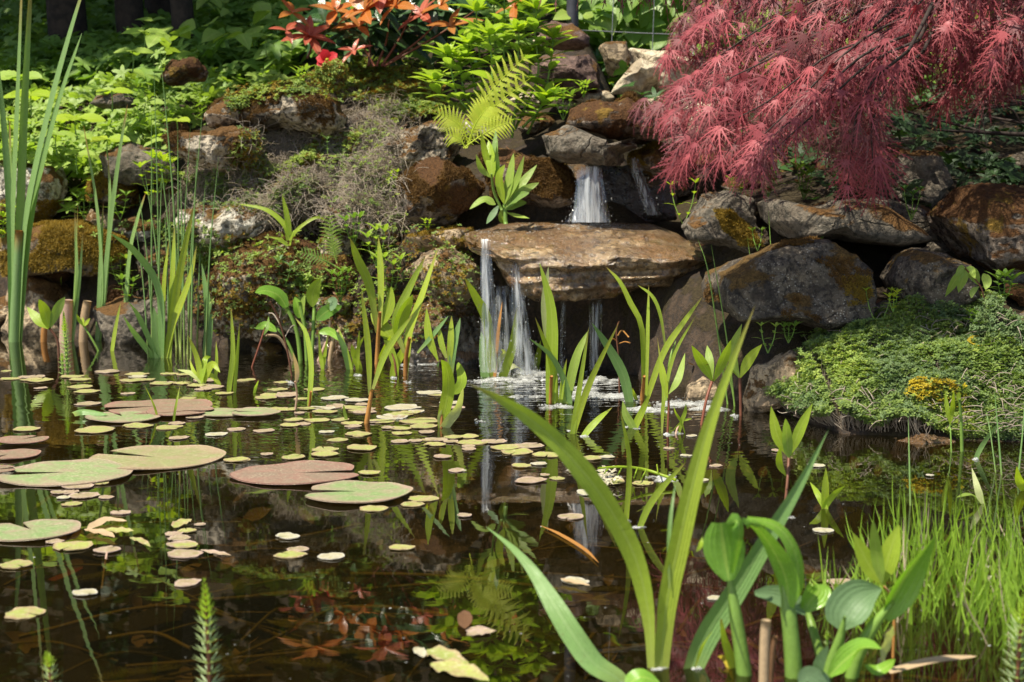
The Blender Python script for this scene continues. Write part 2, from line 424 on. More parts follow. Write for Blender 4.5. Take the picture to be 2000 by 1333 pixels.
M['r_right'] = rockmat('rock_boulder', (.135, .11, .08), (.065, .052, .038), hi=(.28, .24, .18), mossamt=.12, goldamt=.2, moss=(.06, .035, .010), lich=.6, scale=1.4)
M['r_flat']  = rockmat('rock_flagstone', (.17, .145, .11), (.105, .085, .063), mossamt=.0, goldamt=.05, lich=.2, dark=(.05, .045, .035))
M['r_tan']   = rockmat('rock_tan', (.42, .32, .20), (.26, .19, .12), mossamt=.1, goldamt=.25, lich=.3, dark=(.08, .06, .04))
M['r_wet']   = rockmat('rock_wet', (.15, .12, .085), (.05, .038, .026), mossamt=.5, goldamt=.1, wet=1, lich=.1)
M['r_slab']  = rockmat('rock_slab', (.31, .20, .085), (.13, .08, .035), hi=(.60, .48, .30), mossamt=.02, goldamt=.3, wet=1, lich=.12, warm=(.20, .09, .025), moss=(.10, .05, .012), dark=(.07, .045, .025))
M['r_shade']  = rockmat('rock_wet_shade', (.05, .04, .03), (.022, .017, .013), mossamt=.1, goldamt=-.3, wet=1, lich=.0)  # wet rock; shade of the hollow is put into the near-black colour
M['r_gold']  = rockmat('rock_gold_mossy', (.28, .22, .15), (.12, .09, .06), mossamt=.5, goldamt=.65)

# ============================================================ ground and pond
SX = [-30, -3, -1.83, -1.1, -.88, -.45, 0, .26, .56, .69, 1.0, 3, 30]
SY = [6.5, 5.6, 5.32, 4.95, 4.72, 4.55, 4.50, 4.25, 3.50, 3.02, 2.95, 2.6, 2.2]
def ground(x, y):
    x = np.asarray(x, float); y = np.asarray(y, float)
    s = np.interp(x, SX, SY); d = y - s
    zl = np.interp(d, [-9, -2.0, -.8, -.2, 0, .08, .3, .6, 1.2, 2.7, 5, 7, 10, 60], [-.50, -.36, -.26, -.13, -.02, .16, .36, .58, .86, 1.33, 2.1, 4.2, 7.5, 12])
    zr = np.interp(d, [-9, -2.0, -.8, -.2, 0, .05, .12, .6, .9, 2, 3, 6, 8.5, 12, 60], [-.50, -.34, -.22, -.12, -.03, .03, .08, .20, .33, .56, .74, 1.7, 4.2, 7.5, 12])
    w = np.clip((x - .25) / .3, 0, 1); w = w * w * (3 - 2 * w)
    z = zl * (1 - w) + zr * w
    P = np.stack([x.ravel(), y.ravel(), np.zeros(x.size)], 1)
    nz = (fbm(P * 3.0, 4, 3) * .035 + fbm(P * 22, 2, 8) * .006).reshape(x.shape)
    amp = np.clip(.5 + d * .6, .35, 1.0)
    return z + nz * amp
def axis(lo, hi, near_lo, near_hi, step):
    a = list(np.arange(near_lo, near_hi, step)); s = step; v = near_hi
    while v < hi: a.append(v); s *= 1.25; v += s
    a.append(hi); s = step; v = near_lo - s
    while v > lo: a.insert(0, v); s *= 1.25; v -= s
    a.insert(0, lo); return np.array(a)
BV, BF, bvn = [], [], 0
SUPPORT = []
def water_material():
    m, t = nt('pond_water'); b = NB(t)
    pos = b.n('NewGeometry').outputs['Position']
    d = b.n('VectorMath', {0: pos, 1: (0.12, 4.15, 0)}, operation='DISTANCE').outputs['Value']
    mask = b.math('ADD', b.ramp(d, .1, 1.7, 1.0, .0), .08)
    sq = b.n('Mapping', {'Vector': pos, 'Scale': (1.0, 1.15, 1.0)}).outputs[0]
    wv = b.n('TexWave', {'Vector': b.n('VectorMath', {0: pos, 1: (0.05, 4.25, 0)}, operation='SUBTRACT').outputs[0], 'Scale': 9.0, 'Distortion': 5.0, 'Detail': 2.0, 'Detail Scale': 1.2}, wave_type='RINGS', rings_direction='Z').outputs[1]
    h = b.math('ADD', b.noise(sq, 12, 3, .5), b.math('MULTIPLY', wv, .10))
    h = b.math('ADD', b.math('MULTIPLY', b.math('MULTIPLY', h, mask), mask), b.math('MULTIPLY', b.noise(pos, 5, 1), .03))
    bump = b.n('Bump', {'Height': h, 'Strength': 1.0, 'Distance': .0085}).outputs[0]
    fr = b.n('Fresnel', {'IOR': 1.36, 'Normal': bump}).outputs[0]
    tr = b.n('BsdfTransparent', {'Color': (.38, .32, .15, 1)})
    gl = b.n('BsdfGlossy', {'Color': (1, 1, 1, 1), 'Roughness': .016, 'Normal': bump})
    murk = b.n('BsdfDiffuse', {'Color': (.032, .028, .010, 1)})
    body = b.n('MixShader', {0: .11, 1: tr.outputs[0], 2: murk.outputs[0]})
    mx = b.n('MixShader', {0: b.math('MINIMUM', b.math('MULTIPLY', fr, 1.15), 1.0), 1: body.outputs[0], 2: gl.outputs[0]})
    b.n('OutputMaterial', {'Surface': mx.outputs[0]})
    return m
mb = MB()
wx = np.linspace(-9, 9, 10); wy = np.linspace(-8, 6.2, 10); WX, WY = np.meshgrid(wx, wy)
mb.add(np.stack([WX.ravel(), WY.ravel(), 0 * WX.ravel()], 1), gridF(10, 10))
w_o = mb.build('water', water_material(), origin=np.zeros(3)); tag(w_o, kind='structure')

# ============================================================ rocks
def inpoly(p, poly):
    x, y = p; c = False; j = len(poly) - 1
    for i in range(len(poly)):
        xi, yi = poly[i]; xj, yj = poly[j]
        if (yi > y) != (yj > y) and x < (xj - xi) * (y - yi) / (yj - yi) + xi: c = not c
        j = i
    return c
ICO = {}
def ico(n):
    if n not in ICO:
        bm = bmesh.new(); bmesh.ops.create_icosphere(bm, subdivisions=n, radius=1)
        V = np.array([v.co[:] for v in bm.verts]); F = np.array([[v.index for v in f.verts] for f in bm.faces]); bm.free()
        ICO[n] = (V, F)
    return ICO[n]
ROCKS = {}
NOSUP = {'purple', 'purple_top', 'block', 'pale_a', 'pale_b', 'pale_c', 'pale_d', 'upper_dark', 'upper_dark2', 'knob', 'cap', 'slab', 'cave_back', 'cave_right', 'fall_left', 'fall_left_top', 'lip', 'up_right', 'tan_small', 'mat_base', 'edge_rock', 'fall_left_low', 'up_back'}
def rock(key, poly, Y, D, mat, label, p=2.6, cuts=9, amp=.11, seed=None, lean=0.12, sub=6, layer=0.12, group=None, px=None, freq=1.0):
    global bvn
    seed = seed if seed is not None else (sum(ord(ch) for ch in key) * 7) % 997
    r = np.random.default_rng(seed)
    V0, F = ico(sub)
    poly = np.array(poly, float)
    q = np.array([at(a, b_, Y) for a, b_ in poly])
    X, Z = q[:, 0], q[:, 2]
    cx, cz = (X.min() + X.max()) / 2 * .5 + X.mean() * .5, (Z.min() + Z.max()) / 2 * .5 + Z.mean() * .5
    ex = np.concatenate([np.linspace(X[i], X[(i + 1) % len(X)], 16, endpoint=False) for i in range(len(X))]) - cx
    ez = np.concatenate([np.linspace(Z[i], Z[(i + 1) % len(X)], 16, endpoint=False) for i in range(len(X))]) - cz
    an = np.arctan2(ez, ex); rr = np.hypot(ex, ez); o = np.argsort(an); an, rr = an[o], rr[o]
    an = np.concatenate([an - 2 * math.pi, an, an + 2 * math.pi]); rr = np.tile(rr, 3)
    V = V0.copy()
    for k in range(cuts):
        n = nrm(r.normal(size=3)); d = r.uniform(.58, .88)
        ov = np.maximum(0, V @ n - d); V = V - ov[:, None] * n * .85
    u, w, v = V[:, 0], V[:, 1], V[:, 2]
    rho = np.hypot(u, v); aw = np.abs(w)
    L = (rho**p + aw**p)**(1 / p) / (np.sqrt(rho**2 + aw**2) + 1e-9)
    rho, w = rho / L, w / L
    phi = np.arctan2(v, u)
    R = np.interp(phi, an, rr)
    size = (rr.mean() + D) / 2
    P = np.stack([R * rho * np.cos(phi), D * w, R * rho * np.sin(phi)], 1)
    P[:, 1] += lean * P[:, 2]
    nd = nrm(P / np.array([rr.mean(), D, rr.mean()]))
    S = P / size * freq + seed
    disp = fbm(S * 1.7, 5, seed) * .55 + ridged(S * 3.1, 4, seed + 5) * .35 - .25 * np.maximum(0, vnoise(S * 5.5, seed + 9))**2 * 2
    if layer: disp = disp + layer * np.sin((P[:, 2] / size * 7) + 2.6 * vnoise(S * 1.5, seed + 3))
    micro = fbm(S * 14, 3, seed + 2) * .10
    P = P + nd * ((disp * amp + micro * amp) * size)[:, None]
    P += np.array([cx, Y, cz])
    mb = MB(); mb.add(P, F)
    o = mb.build('rock', M[mat])
    tag(o, label, 'rock', group, px=px)
    BV.append(P); BF.append(F + bvn); bvn += len(P)
    ROCKS[key] = (o, P, F)
    if key not in NOSUP: SUPPORT.append((cx, Y + .45 * D, cz - .35 * rr.mean(), max(.12, (X.max() - X.min()) * .38)))
    return o

rock('boulder_top', [(408,235),(425,200),(470,184),(520,174),(600,172),(660,180),(700,195),(712,235),(695,262),(650,275),(610,264),(560,250),(500,246),(440,252)], 5.25, .14, 'r_grey', 'wide pitted boulder with rust-brown moss, highest on the left of the rockery', amp=.13)
rock('boulder_lobe', [(403,225),(420,200),(455,192),(480,210),(478,240),(450,252),(415,250)], 5.2, .09, 'r_grey', 'small grey boulder at the left end of the wide mossy boulder', sub=5)
rock('ledge_left', [(318,268),(350,255),(420,250),(500,256),(528,280),(512,308),(480,320),(440,332),(395,325),(340,300)], 5.1, .14, 'r_grey', 'flat lichen-spotted rock below the wide mossy boulder', p=3.4, amp=.11)
rock('white_left', [(-60,330),(0,314),(60,312),(112,325),(132,355),(134,400),(110,425),(40,436),(-60,436)], 5.5, .17, 'r_white', 'large whitish rock behind the cattail leaves', p=3.2, amp=.09)
rock('long_moss', [(8,465),(60,442),(150,436),(240,440),(296,455),(302,500),(285,528),(200,540),(100,545),(30,538)], 5.35, .2, 'r_gold', 'long low rock covered in golden moss behind the cattails', p=3.8, amp=.07)
rock('yellow_moss_rock', [(178,352),(215,335),(258,345),(270,375),(262,405),(215,412),(182,395)], 5.5, .12, 'r_gold', 'small rock with yellow moss right of the large whitish rock', sub=5)
rock('pale_shelf', [(345,408),(400,388),(460,388),(520,408),(540,430),(520,462),(470,482),(430,512),(375,500),(350,455)], 4.98, .17, 'r_white', 'pale craggy rock shelf below the dry stalks', amp=.15, layer=.03)
rock('tan_nub', [(525,372),(560,350),(610,346),(640,364),(628,400),(580,420),(536,408)], 4.95, .10, 'r_tan', 'rounded tan rock poking out of the dry stalks', sub=5, amp=.13)
rock('craggy', [(412,545),(440,508),(480,492),(560,498),(612,528),(622,580),(600,625),(550,648),(470,655),(428,635),(410,590)], 4.72, .15, 'r_grey', 'craggy pitted rock at the water edge behind the blade leaves', amp=.2, cuts=4, freq=1.3)
rock('brown_left', [(786,350),(830,312),(880,300),(930,318),(950,370),(944,412),(900,442),(830,448),(790,422)], 4.5, .16, 'r_brown', 'dark brown mossy boulder left of the leafy shoot', p=2.3, amp=.08)
rock('brown_right', [(940,300),(1000,288),(1060,306),(1104,330),(1122,365),(1116,396),(1060,412),(1000,410),(955,385)], 4.5, .14, 'r_brown', 'brown mossy boulder left of the upper waterfall', p=2.3, amp=.08)
rock('behind_fern', [(730,292),(770,250),(830,234),(890,245),(900,285),(860,322),(790,328)], 4.8, .13, 'r_grey', 'dark cracked rock between the dry stalks and the fern', amp=.16)
rock('fall_left', [(785,525),(820,484),(880,484),(932,520),(940,568),(892,590),(830,578),(790,560)], 4.2, .12, 'r_tan', 'tan rounded rock just left of the lower waterfall', p=2.4, amp=.10)
rock('fall_left_top', [(800,462),(860,446),(925,444),(940,478),(890,492),(820,488)], 4.38, .12, 'r_tan', 'thin mossy rock lying on top of the tan rounded rock', p=3, sub=5, amp=.12)
rock('fall_left_low', [(800,600),(850,585),(930,592),(955,650),(945,720),(880,735),(800,720),(780,660)], 4.42, .12, 'r_wet', 'wet dark rock at the water under the tan rounded rock', amp=.12)
rock('thatch_rock', [(640,410),(700,395),(780,402),(800,440),(780,480),(700,478),(640,455)], 4.78, .12, 'r_grey', 'grey cracked rock under the dry stalks', sub=5, amp=.16)
rock('low_mid', [(600,600),(660,585),(730,600),(790,640),(800,700),(740,715),(650,710),(600,680)], 4.72, .14, 'r_wet', 'low dark rock at the water edge behind the tall lime shoots', amp=.13)
rock('mid_fill', [(560,500),(640,480),(740,490),(800,520),(800,590),(700,610),(600,600)], 4.85, .16, 'r_brown', 'mossy rock behind the leafy weeds left of the waterfall', amp=.12)
def make_slab():
    global bvn
    n = 150; t = np.linspace(0, 1, n); X = 904 + 506 * t
    top = np.interp(X, [904, 960, 1060, 1180, 1300, 1350, 1390, 1410], [452, 441, 431, 433, 440, 458, 482, 506])
    lip = np.interp(X, [904, 930, 985, 1060, 1140, 1200, 1270, 1340, 1390, 1410], [462, 478, 492, 500, 506, 496, 500, 498, 504, 509])
    bot = np.interp(X, [904, 925, 965, 985, 1010, 1060, 1120, 1200, 1250, 1312, 1352, 1400, 1410], [474, 492, 508, 540, 574, 586, 584, 576, 560, 560, 542, 526, 512])
    yf = np.interp(X, [904, 960, 1100, 1300, 1410], [4.10, 4.02, 3.97, 3.96, 4.06])
    rows = []
    for k in range(n):
        b0 = at(X[k], top[k], 4.46); l0 = at(X[k], lip[k], yf[k]); d0 = at(X[k], bot[k], yf[k] + .10); x = at(X[k], 500, 4.1)[0]; th = l0[2] - d0[2]
        pr = [[x, 4.46, b0[2]], [x, 4.30, b0[2] * .7 + l0[2] * .3], [x, yf[k] + .10, b0[2] * .25 + l0[2] * .75 + .004], [x, yf[k] + .02, l0[2] + .002], [x, yf[k] - .005, l0[2] - th * .18], [x, yf[k] + .015, l0[2] - th * .45], [x, yf[k] + .02, l0[2] - th * .70], [x, yf[k] + .07, d0[2]], [x, 4.28, d0[2] + th * .1], [x, 4.5, d0[2] + th * .25], [x, 4.54, (b0[2] + d0[2]) / 2], [x, 4.46, b0[2]]]
        rows.append(crom(np.array(pr), 110)[:-1])
    V = np.array(rows); c = V.mean(1, keepdims=True)
    for k, e in ((0, .05), (1, .55), (2, .8), (n - 1, .05), (n - 2, .55), (n - 3, .8)): V[k] = c[k] + (V[k] - c[k]) * e
    m_ = V.shape[1]; nn = nrm(V - c * np.array([1, 1, 1.0])); P = V.reshape(-1, 3); N = nn.reshape(-1, 3)
    d = .012 * fbm(P * np.array([7, 7, 16]), 4, 5) + .010 * ridged(P * np.array([11, 11, 26]), 4, 8) * .6 + .004 * np.sin(P[:, 2] * 190 + 3 * vnoise(P * 9, 2)) + .0025 * fbm(P * 70, 3, 9)
    P = P + N * d[:, None]
    i = np.arange(n - 1)[:, None] * m_; j = np.arange(m_)[None]; j2 = (j + 1) % m_
    F = np.stack([i + j, i + j2, i + m_ + j2, i + m_ + j], -1).reshape(-1, 4)
    mb = MB(); mb.add(P, F); o = mb.build('rock', M['r_slab']); tag(o, 'big wet slab of golden brown stone the lower waterfall pours over', 'rock')
    T = np.concatenate([F[:, [0, 1, 2]], F[:, [0, 2, 3]]]); BV.append(P); BF.append(T + bvn); bvn += len(P); ROCKS['slab'] = (o, P, T)
make_slab()
rock('cave_back', [(930,590),(1000,560),(1200,560),(1400,560),(1420,680),(1400,790),(1200,770),(1000,735),(930,720)], 4.62, .14, 'r_shade', 'wet rock face painted shade-dark in the hollow under the slab', amp=.12)
rock('cave_right', [(1215,590),(1330,556),(1410,600),(1450,690),(1440,800),(1340,800),(1250,770),(1210,700)], 4.22, .14, 'r_shade', 'wet rock added under the right end of the slab, coloured as shade', amp=.12)  # added rock, darkens ground that the slab leaves sunlit
rock('cap', [(1078,255),(1092,212),(1150,190),(1230,194),(1290,214),(1332,240),(1322,262),(1270,277),(1200,272),(1130,264)], 4.62, .2, 'r_brown', 'mossy brown capstone above the upper waterfall', p=3, amp=.12)
rock('lip', [(1062,266),(1110,246),(1145,262),(1210,285),(1275,262),(1266,290),(1228,302),(1216,324),(1160,331),(1100,316),(1070,300)], 4.42, .15, 'r_flat', 'grey overhanging rock lip the upper waterfall drops from', p=3.2, amp=.09)
rock('up_right', [(1225,300),(1270,280),(1330,285),(1345,330),(1320,350),(1260,345),(1228,330)], 4.6, .10, 'r_gold', 'green mossy rock right of the upper waterfall', sub=5)
rock('up_back', [(1110,320),(1200,320),(1330,330),(1340,440),(1200,445),(1100,430)], 4.66, .08, 'r_shade', 'wet rock in the painted shade colour behind the upper waterfall', sub=5)
rock('purple', [(1040,115),(1090,94),(1150,105),(1186,140),(1192,186),(1120,194),(1045,186)], 5.3, .16, 'r_purple', 'smooth purple-brown boulder behind the tall leafy plant', p=3, amp=.05, cuts=10)
rock('purple_top', [(1040,55),(1075,36),(1120,48),(1155,78),(1152,98),(1110,98),(1050,92)], 5.6, .14, 'r_purple', 'purple-brown boulder beside the fence post', p=3, amp=.05, cuts=10, sub=5)
rock('block', [(1170,92),(1182,84),(1222,82),(1230,118),(1225,136),(1200,150),(1186,142)], 5.1, .07, 'r_tan', 'upright block of tan stone between purple boulder and pale rocks', p=5, amp=.04, cuts=6, sub=5)
rock('pale_a', [(1190,186),(1215,142),(1250,114),(1286,132),(1292,156),(1258,188)], 5.0, .10, 'r_pale', 'small pale wedge-shaped rock under the upright tan block', p=3.5, amp=.05, cuts=10, sub=5)
rock('pale_b', [(1226,98),(1300,106),(1370,125),(1440,160),(1440,205),(1340,218),(1262,186),(1240,140)], 5.25, .2, 'r_pale', 'big pale cream rock partly behind the red maple', p=3.4, amp=.05, cuts=10)
rock('pale_c', [(1248,196),(1280,184),(1312,190),(1310,214),(1270,216)], 4.95, .07, 'r_pale', 'little cream rock on the end of the capstone', sub=5, cuts=8)
rock('pale_d', [(1285,205),(1340,195),(1420,210),(1430,280),(1370,300),(1300,280)], 4.9, .14, 'r_pale', 'cream rock seen through the drooping red maple leaves', sub=5, cuts=8, amp=.06)
rock('layered', [(1336,440),(1368,388),(1420,374),(1462,394),(1470,440),(1502,482),(1462,502),(1400,484),(1345,466)], 3.98, .14, 'r_flat', 'layered grey stone with a golden moss streak at the right end of the slab', amp=.12, layer=.08, p=3)
rock('flag', [(1448,388),(1470,374),(1560,396),(1650,390),(1710,402),(1785,448),(1806,470),(1740,482),(1620,468),(1530,464),(1470,432)], 3.85, .2, 'r_flat', 'long grey flagstone tilting below the red maple', p=4, amp=.045, cuts=9)
rock('boulder', [(1356,562),(1372,532),(1450,506),(1530,480),(1600,468),(1680,478),(1722,512),(1728,570),(1702,622),(1600,642),(1480,646),(1400,628),(1364,602)], 3.62, .2, 'r_right', 'largest grey boulder, right of the waterfall', p=2.8, amp=.06, cuts=8)
rock('boulder2', [(1734,545),(1760,500),(1810,478),(1860,484),(1902,530),(1908,592),(1850,612),(1760,608)], 3.6, .16, 'r_right', 'grey boulder right of the largest one, behind the thyme', p=2.8, amp=.06)
rock('edge_rock', [(1925,640),(1960,612),(2040,600),(2060,680),(2000,700),(1950,675)], 3.25, .10, 'r_right', 'dark grey rock at the right edge above the thyme', sub=5)
rock('tan_edge', [(1456,775),(1480,712),(1540,668),(1568,688),(1575,745),(1552,800),(1500,828),(1462,820)], 3.42, .10, 'r_tan', 'tan veined rock at the water edge left of the thyme', amp=.08)
rock('tan_small', [(1335,792),(1345,755),(1375,738),(1402,752),(1410,790),(1380,806)], 3.6, .055, 'r_tan', 'small speckled tan rock in the foam', sub=5, amp=.1)
rock('shade_a', [(1830,420),(1880,370),(2000,360),(2060,420),(2060,540),(1950,560),(1860,520)], 3.75, .2, 'r_brown', 'dark mossy boulder in the shade at the right edge', amp=.09)
rock('shade_b', [(1690,330),(1740,290),(1820,300),(1850,360),(1800,410),(1720,400)], 4.2, .16, 'r_flat', 'dim brown rock in the shade behind the long flagstone', amp=.08)
rock('shade_c', [(1640,300),(1700,262),(1790,270),(1800,300),(1720,320)], 4.6, .14, 'r_flat', 'flat brown stone deep in the shade under the maple', sub=5, amp=.08)
rock('shade_d', [(1640,400),(1700,380),(1800,400),(1850,440),(1830,480),(1760,470)], 4.0, .12, 'r_flat', 'dark stone wedged behind the long flagstone', sub=5, amp=.08)
rock('mat_base', [(1730,900),(1750,862),(1800,850),(1860,862),(1870,905),(1800,925)], 2.97, .06, 'r_wet', 'low wet brown rock at the water under the thyme', sub=5, amp=.12)
rock('left_low', [(15,560),(80,540),(150,555),(175,610),(160,665),(60,670),(0,650)], 5.3, .12, 'r_tan', 'beige rock at the waterline behind the cattail stems', sub=5, amp=.1)
rock('left_low2', [(180,600),(240,570),(330,575),(410,600),(420,680),(330,690),(220,680)], 5.02, .14, 'r_flat', 'grey rock at the waterline behind the thin rushes', amp=.1)
rock('upper_dark', [(318,150),(340,118),(385,112),(402,140),(396,160),(330,166)], 5.75, .1, 'r_brown', 'small brown rock among the dark ground cover', sub=5)
rock('upper_dark2', [(170,205),(200,188),(250,184),(268,200),(255,214),(190,216)], 5.6, .1, 'r_flat', 'brown rock half hidden by the big toothed leaves', sub=5)
rock('knob', [(615,150),(640,128),(668,132),(672,165),(640,172)], 5.35, .06, 'r_grey', 'small pitted stone on the mossy mound below the red flower', sub=5)
rock('under_ledge', [(190,300),(260,280),(340,300),(360,350),(300,370),(200,350)], 5.45, .14, 'r_flat', 'low flat stone under the yellow-green leaves on the left', sub=5)
rock('mid_fill2', [(690,330),(760,320),(800,350),(800,400),(740,410),(690,380)], 4.85, .1, 'r_grey', 'grey stone buried in the dry stalks left of the brown boulder', sub=5)
rock('mid_fill3', [(440,480),(520,460),(620,470),(650,510),(560,530),(450,520)], 4.9, .13, 'r_brown', 'mossy ledge above the craggy rock', amp=.12, sub=5)

def filler():
    tb = BVHTree.FromPolygons(np.concatenate(BV).tolist(), [tuple(f) for a in BF for f in a.tolist()])
    used = []
    reg = [(300,250),(520,240),(800,220),(1050,200),(1120,240),(1110,330),(940,420),(930,600),(880,690),(300,690),(150,640),(0,640),(0,300)]
    reg2 = [(1330,330),(1500,300),(2000,300),(2000,600),(1740,640),(1640,640),(1480,640),(1330,600)]
    reg3 = [(1050,60),(1250,60),(1320,120),(1320,200),(1040,210)]
    k = 0
    for trial in range(2600):
        rg = (reg, reg, reg2, reg3)[trial % 4]
        px, py = U(min(q[0] for q in rg), max(q[0] for q in rg)), U(min(q[1] for q in rg), max(q[1] for q in rg))
        if not inpoly((px, py), rg): continue
        if 470 < px < 790 and 270 < py < 400: continue
        r = Vector(ray(px, py)).normalized(); loc = tb.ray_cast(Vector((0, 0, CH)), r)
        # ray against the bare slope
        lo, hi = 2.5, 9.0
        for _ in range(26):
            m_ = (lo + hi) / 2; p = at(px, py, m_)
            if p[2] < float(ground(np.array([p[0]]), np.array([m_]))[0]): hi = m_
            else: lo = m_
        Y = hi - .03
        if loc[0] is not None and loc[0].y < Y + .02: continue
        if any(math.hypot(px - u[0], (py - u[1]) * 1.7) < (u[2] + 26) for u in used): continue
        w = U(26, 62); h = w * U(.35, .62); a = np.linspace(0, 2 * math.pi, 9)[:-1] + U(-.2, .2, 8)
        poly = [(px + w * math.cos(q) * U(.85, 1.1), py + h * math.sin(q) * U(.85, 1.1)) for q in a]
        mt = 'r_pale' if rg is reg3 else ['r_grey', 'r_brown', 'r_tan', 'r_gold', 'r_white'][rng.integers(5)] if rg is reg else ['r_right', 'r_flat', 'r_brown'][rng.integers(3)]
        nm = {'r_pale': 'small pale stone', 'r_grey': 'small grey pitted stone', 'r_brown': 'small dark mossy stone', 'r_tan': 'small tan stone', 'r_gold': 'small golden-mossed stone', 'r_white': 'small whitish stone', 'r_right': 'small shaded grey stone', 'r_flat': 'small flat dark stone'}[mt]
        rock('fill%d' % k, poly, Y, w * .8 * Y / FPX, mt, nm, sub=5, seed=100 + k, group='small stones wedged between the boulders', px=(px, py)); used.append((px, py, w)); k += 1
        NOSUP.add('fill%d' % k)
        if k > 62: break
    print('fill stones', k)
NOSUP.add('fill0'); filler()
gx = axis(-60, 60, -2.6, 2.4, .035); gy = axis(-40, 90, 1.2, 8.5, .035)
GX, GY = np.meshgrid(gx, gy)
GZ = ground(GX, GY)
num = np.zeros_like(GZ); den = np.zeros_like(GZ)
for (sx_, sy_, sz_, sr_) in SUPPORT:
    dz = sz_ - float(ground(np.array([sx_]), np.array([sy_]))[0])
    w_ = np.exp(-((GX - sx_)**2 / (2 * sr_**2) + (GY - sy_)**2 / (2 * .13**2)))
    num += w_ * max(-.06, dz); den += w_
lift = num / np.maximum(den, .75)
GZ = GZ + lift * np.clip((GZ - .03) / .06, 0, 1)
mb = MB(); mb.add(np.stack([GX.ravel(), GY.ravel(), GZ.ravel()], 1), gridF(len(gy), len(gx)))
g_o = mb.build('ground', M['soil'], origin=np.zeros(3)); tag(g_o, kind='structure')
BV.append(mb.V[0]); BF.append(None); GFACE = mb.F[0][0] + bvn; bvn += len(mb.V[0])

BF = [f for f in BF if f is not None] + [GFACE]
BVH = BVHTree.FromPolygons(np.concatenate(BV).tolist(), [tuple(f) for a in BF for f in a.tolist()])
def hit(px, py):
    r = Vector(ray(px, py)).normalized()
    loc, n, i, d = BVH.ray_cast(Vector((0, 0, CH)), r)
    if loc is None: return None, None
    n = np.array(n); 
    if n @ np.array(r) > 0: n = -n
    return np.array(loc), n
def hits(poly, n, zmin=.005, ymax=20, soft=6):
    """points on the solid world inside a region (area fairly sampled from above as well)"""
    xs = [p[0] for p in poly]; ys = [p[1] for p in poly]; P, N = [], []
    k = 0
    while len(P) < n and k < n * 6:
        k += 1
        p = (U(min(xs), max(xs)), U(min(ys), max(ys)))
        if not inpoly((p[0] + rng.normal() * soft, p[1] + rng.normal() * soft), poly): continue
        a, b_ = hit(*p)
        if a is None or a[2] < zmin or a[1] > ymax: continue
        P.append(a); N.append(b_)
    return np.array(P).reshape(-1, 3), np.array(N).reshape(-1, 3)
def drop(x, y, z0=6.0):
    loc, n, i, d = BVH.ray_cast(Vector((x, y, z0)), Vector((0, 0, -1)))
    return (np.array(loc), np.array(n)) if loc is not None else (None, None)

UP = np.array([0, 0, 1.0])
# ------------------------------------------------ moss as part of its rock
tuft = joinT([rotT(leafT(.22, 'lance', 3, 2, 0, 0), a, p_) for a, p_ in ((0, .9), (1.3, .5), (2.5, 1.0), (3.8, .6), (5.0, .8))])
def moss(key, n, mat, size=.008, poly=None, th=.0, nzmin=-.3, fr=9):
    o, P, F = ROCKS[key]
    T = P[F]; c = T.mean(1); nn = nrm(np.cross(T[:, 1] - T[:, 0], T[:, 2] - T[:, 0])); ar = np.linalg.norm(np.cross(T[:, 1] - T[:, 0], T[:, 2] - T[:, 0]), axis=1)
    m = (nn[:, 2] > nzmin) & (nn[:, 1] < .55) & (fbm(c * fr, 3, 77) > th)
    if poly is not None:
        m &= np.array([inpoly(to_px(q), poly) for q in c])
    idx = np.nonzero(m)[0]
    if len(idx) == 0: return
    k = rng.choice(idx, n, p=ar[idx] / ar[idx].sum())
    w = rng.dirichlet((1, 1, 1), n)
    Q = (T[k] * w[:, :, None]).sum(1); Nn = nn[k]
    mb = MB(); scatter(mb, tuft, Q, np.cross(Nn, rdir(n)), Nn, size * U(.5, 1.4, n))
    mb.build('moss', M[mat], parent=o)
moss('long_moss', 9000, 'gmoss', .012, th=-.25)
moss('yellow_moss_rock', 1500, 'gmoss', .011)
moss('boulder_top', 5000, 'bmoss', .009, th=.1)
moss('brown_left', 6000, 'bmoss', .009, th=.0)
moss('brown_right', 5000, 'bmoss', .009, th=.0)
moss('cap', 5000, 'bmoss', .009, th=.0, nzmin=.1)
moss('craggy', 2200, 'bmoss', .008, th=.2)
moss('layered', 2500, 'gmoss', .009, poly=[(1395,410),(1430,412),(1470,450),(1490,480),(1450,480),(1410,445)], th=-2, nzmin=-1)
moss('boulder', 1500, 'bmoss', .008, th=.35)
moss('boulder', 900, 'gmoss', .008, poly=[(1640,540),(1700,540),(1705,590),(1660,600)], th=-.2, nzmin=-1)
moss('up_right', 2200, 'gmoss', .010)
moss('white_left', 1800, 'gmoss', .010, poly=[(0,390),(130,390),(135,440),(0,440)], th=-.2, nzmin=-1)
moss('fall_left_top', 1500, 'gmoss', .008, th=.1)
moss('mid_fill3', 2500, 'bmoss', .010, th=-.1)
moss('ledge_left', 1500, 'bmoss', .008, th=.2)
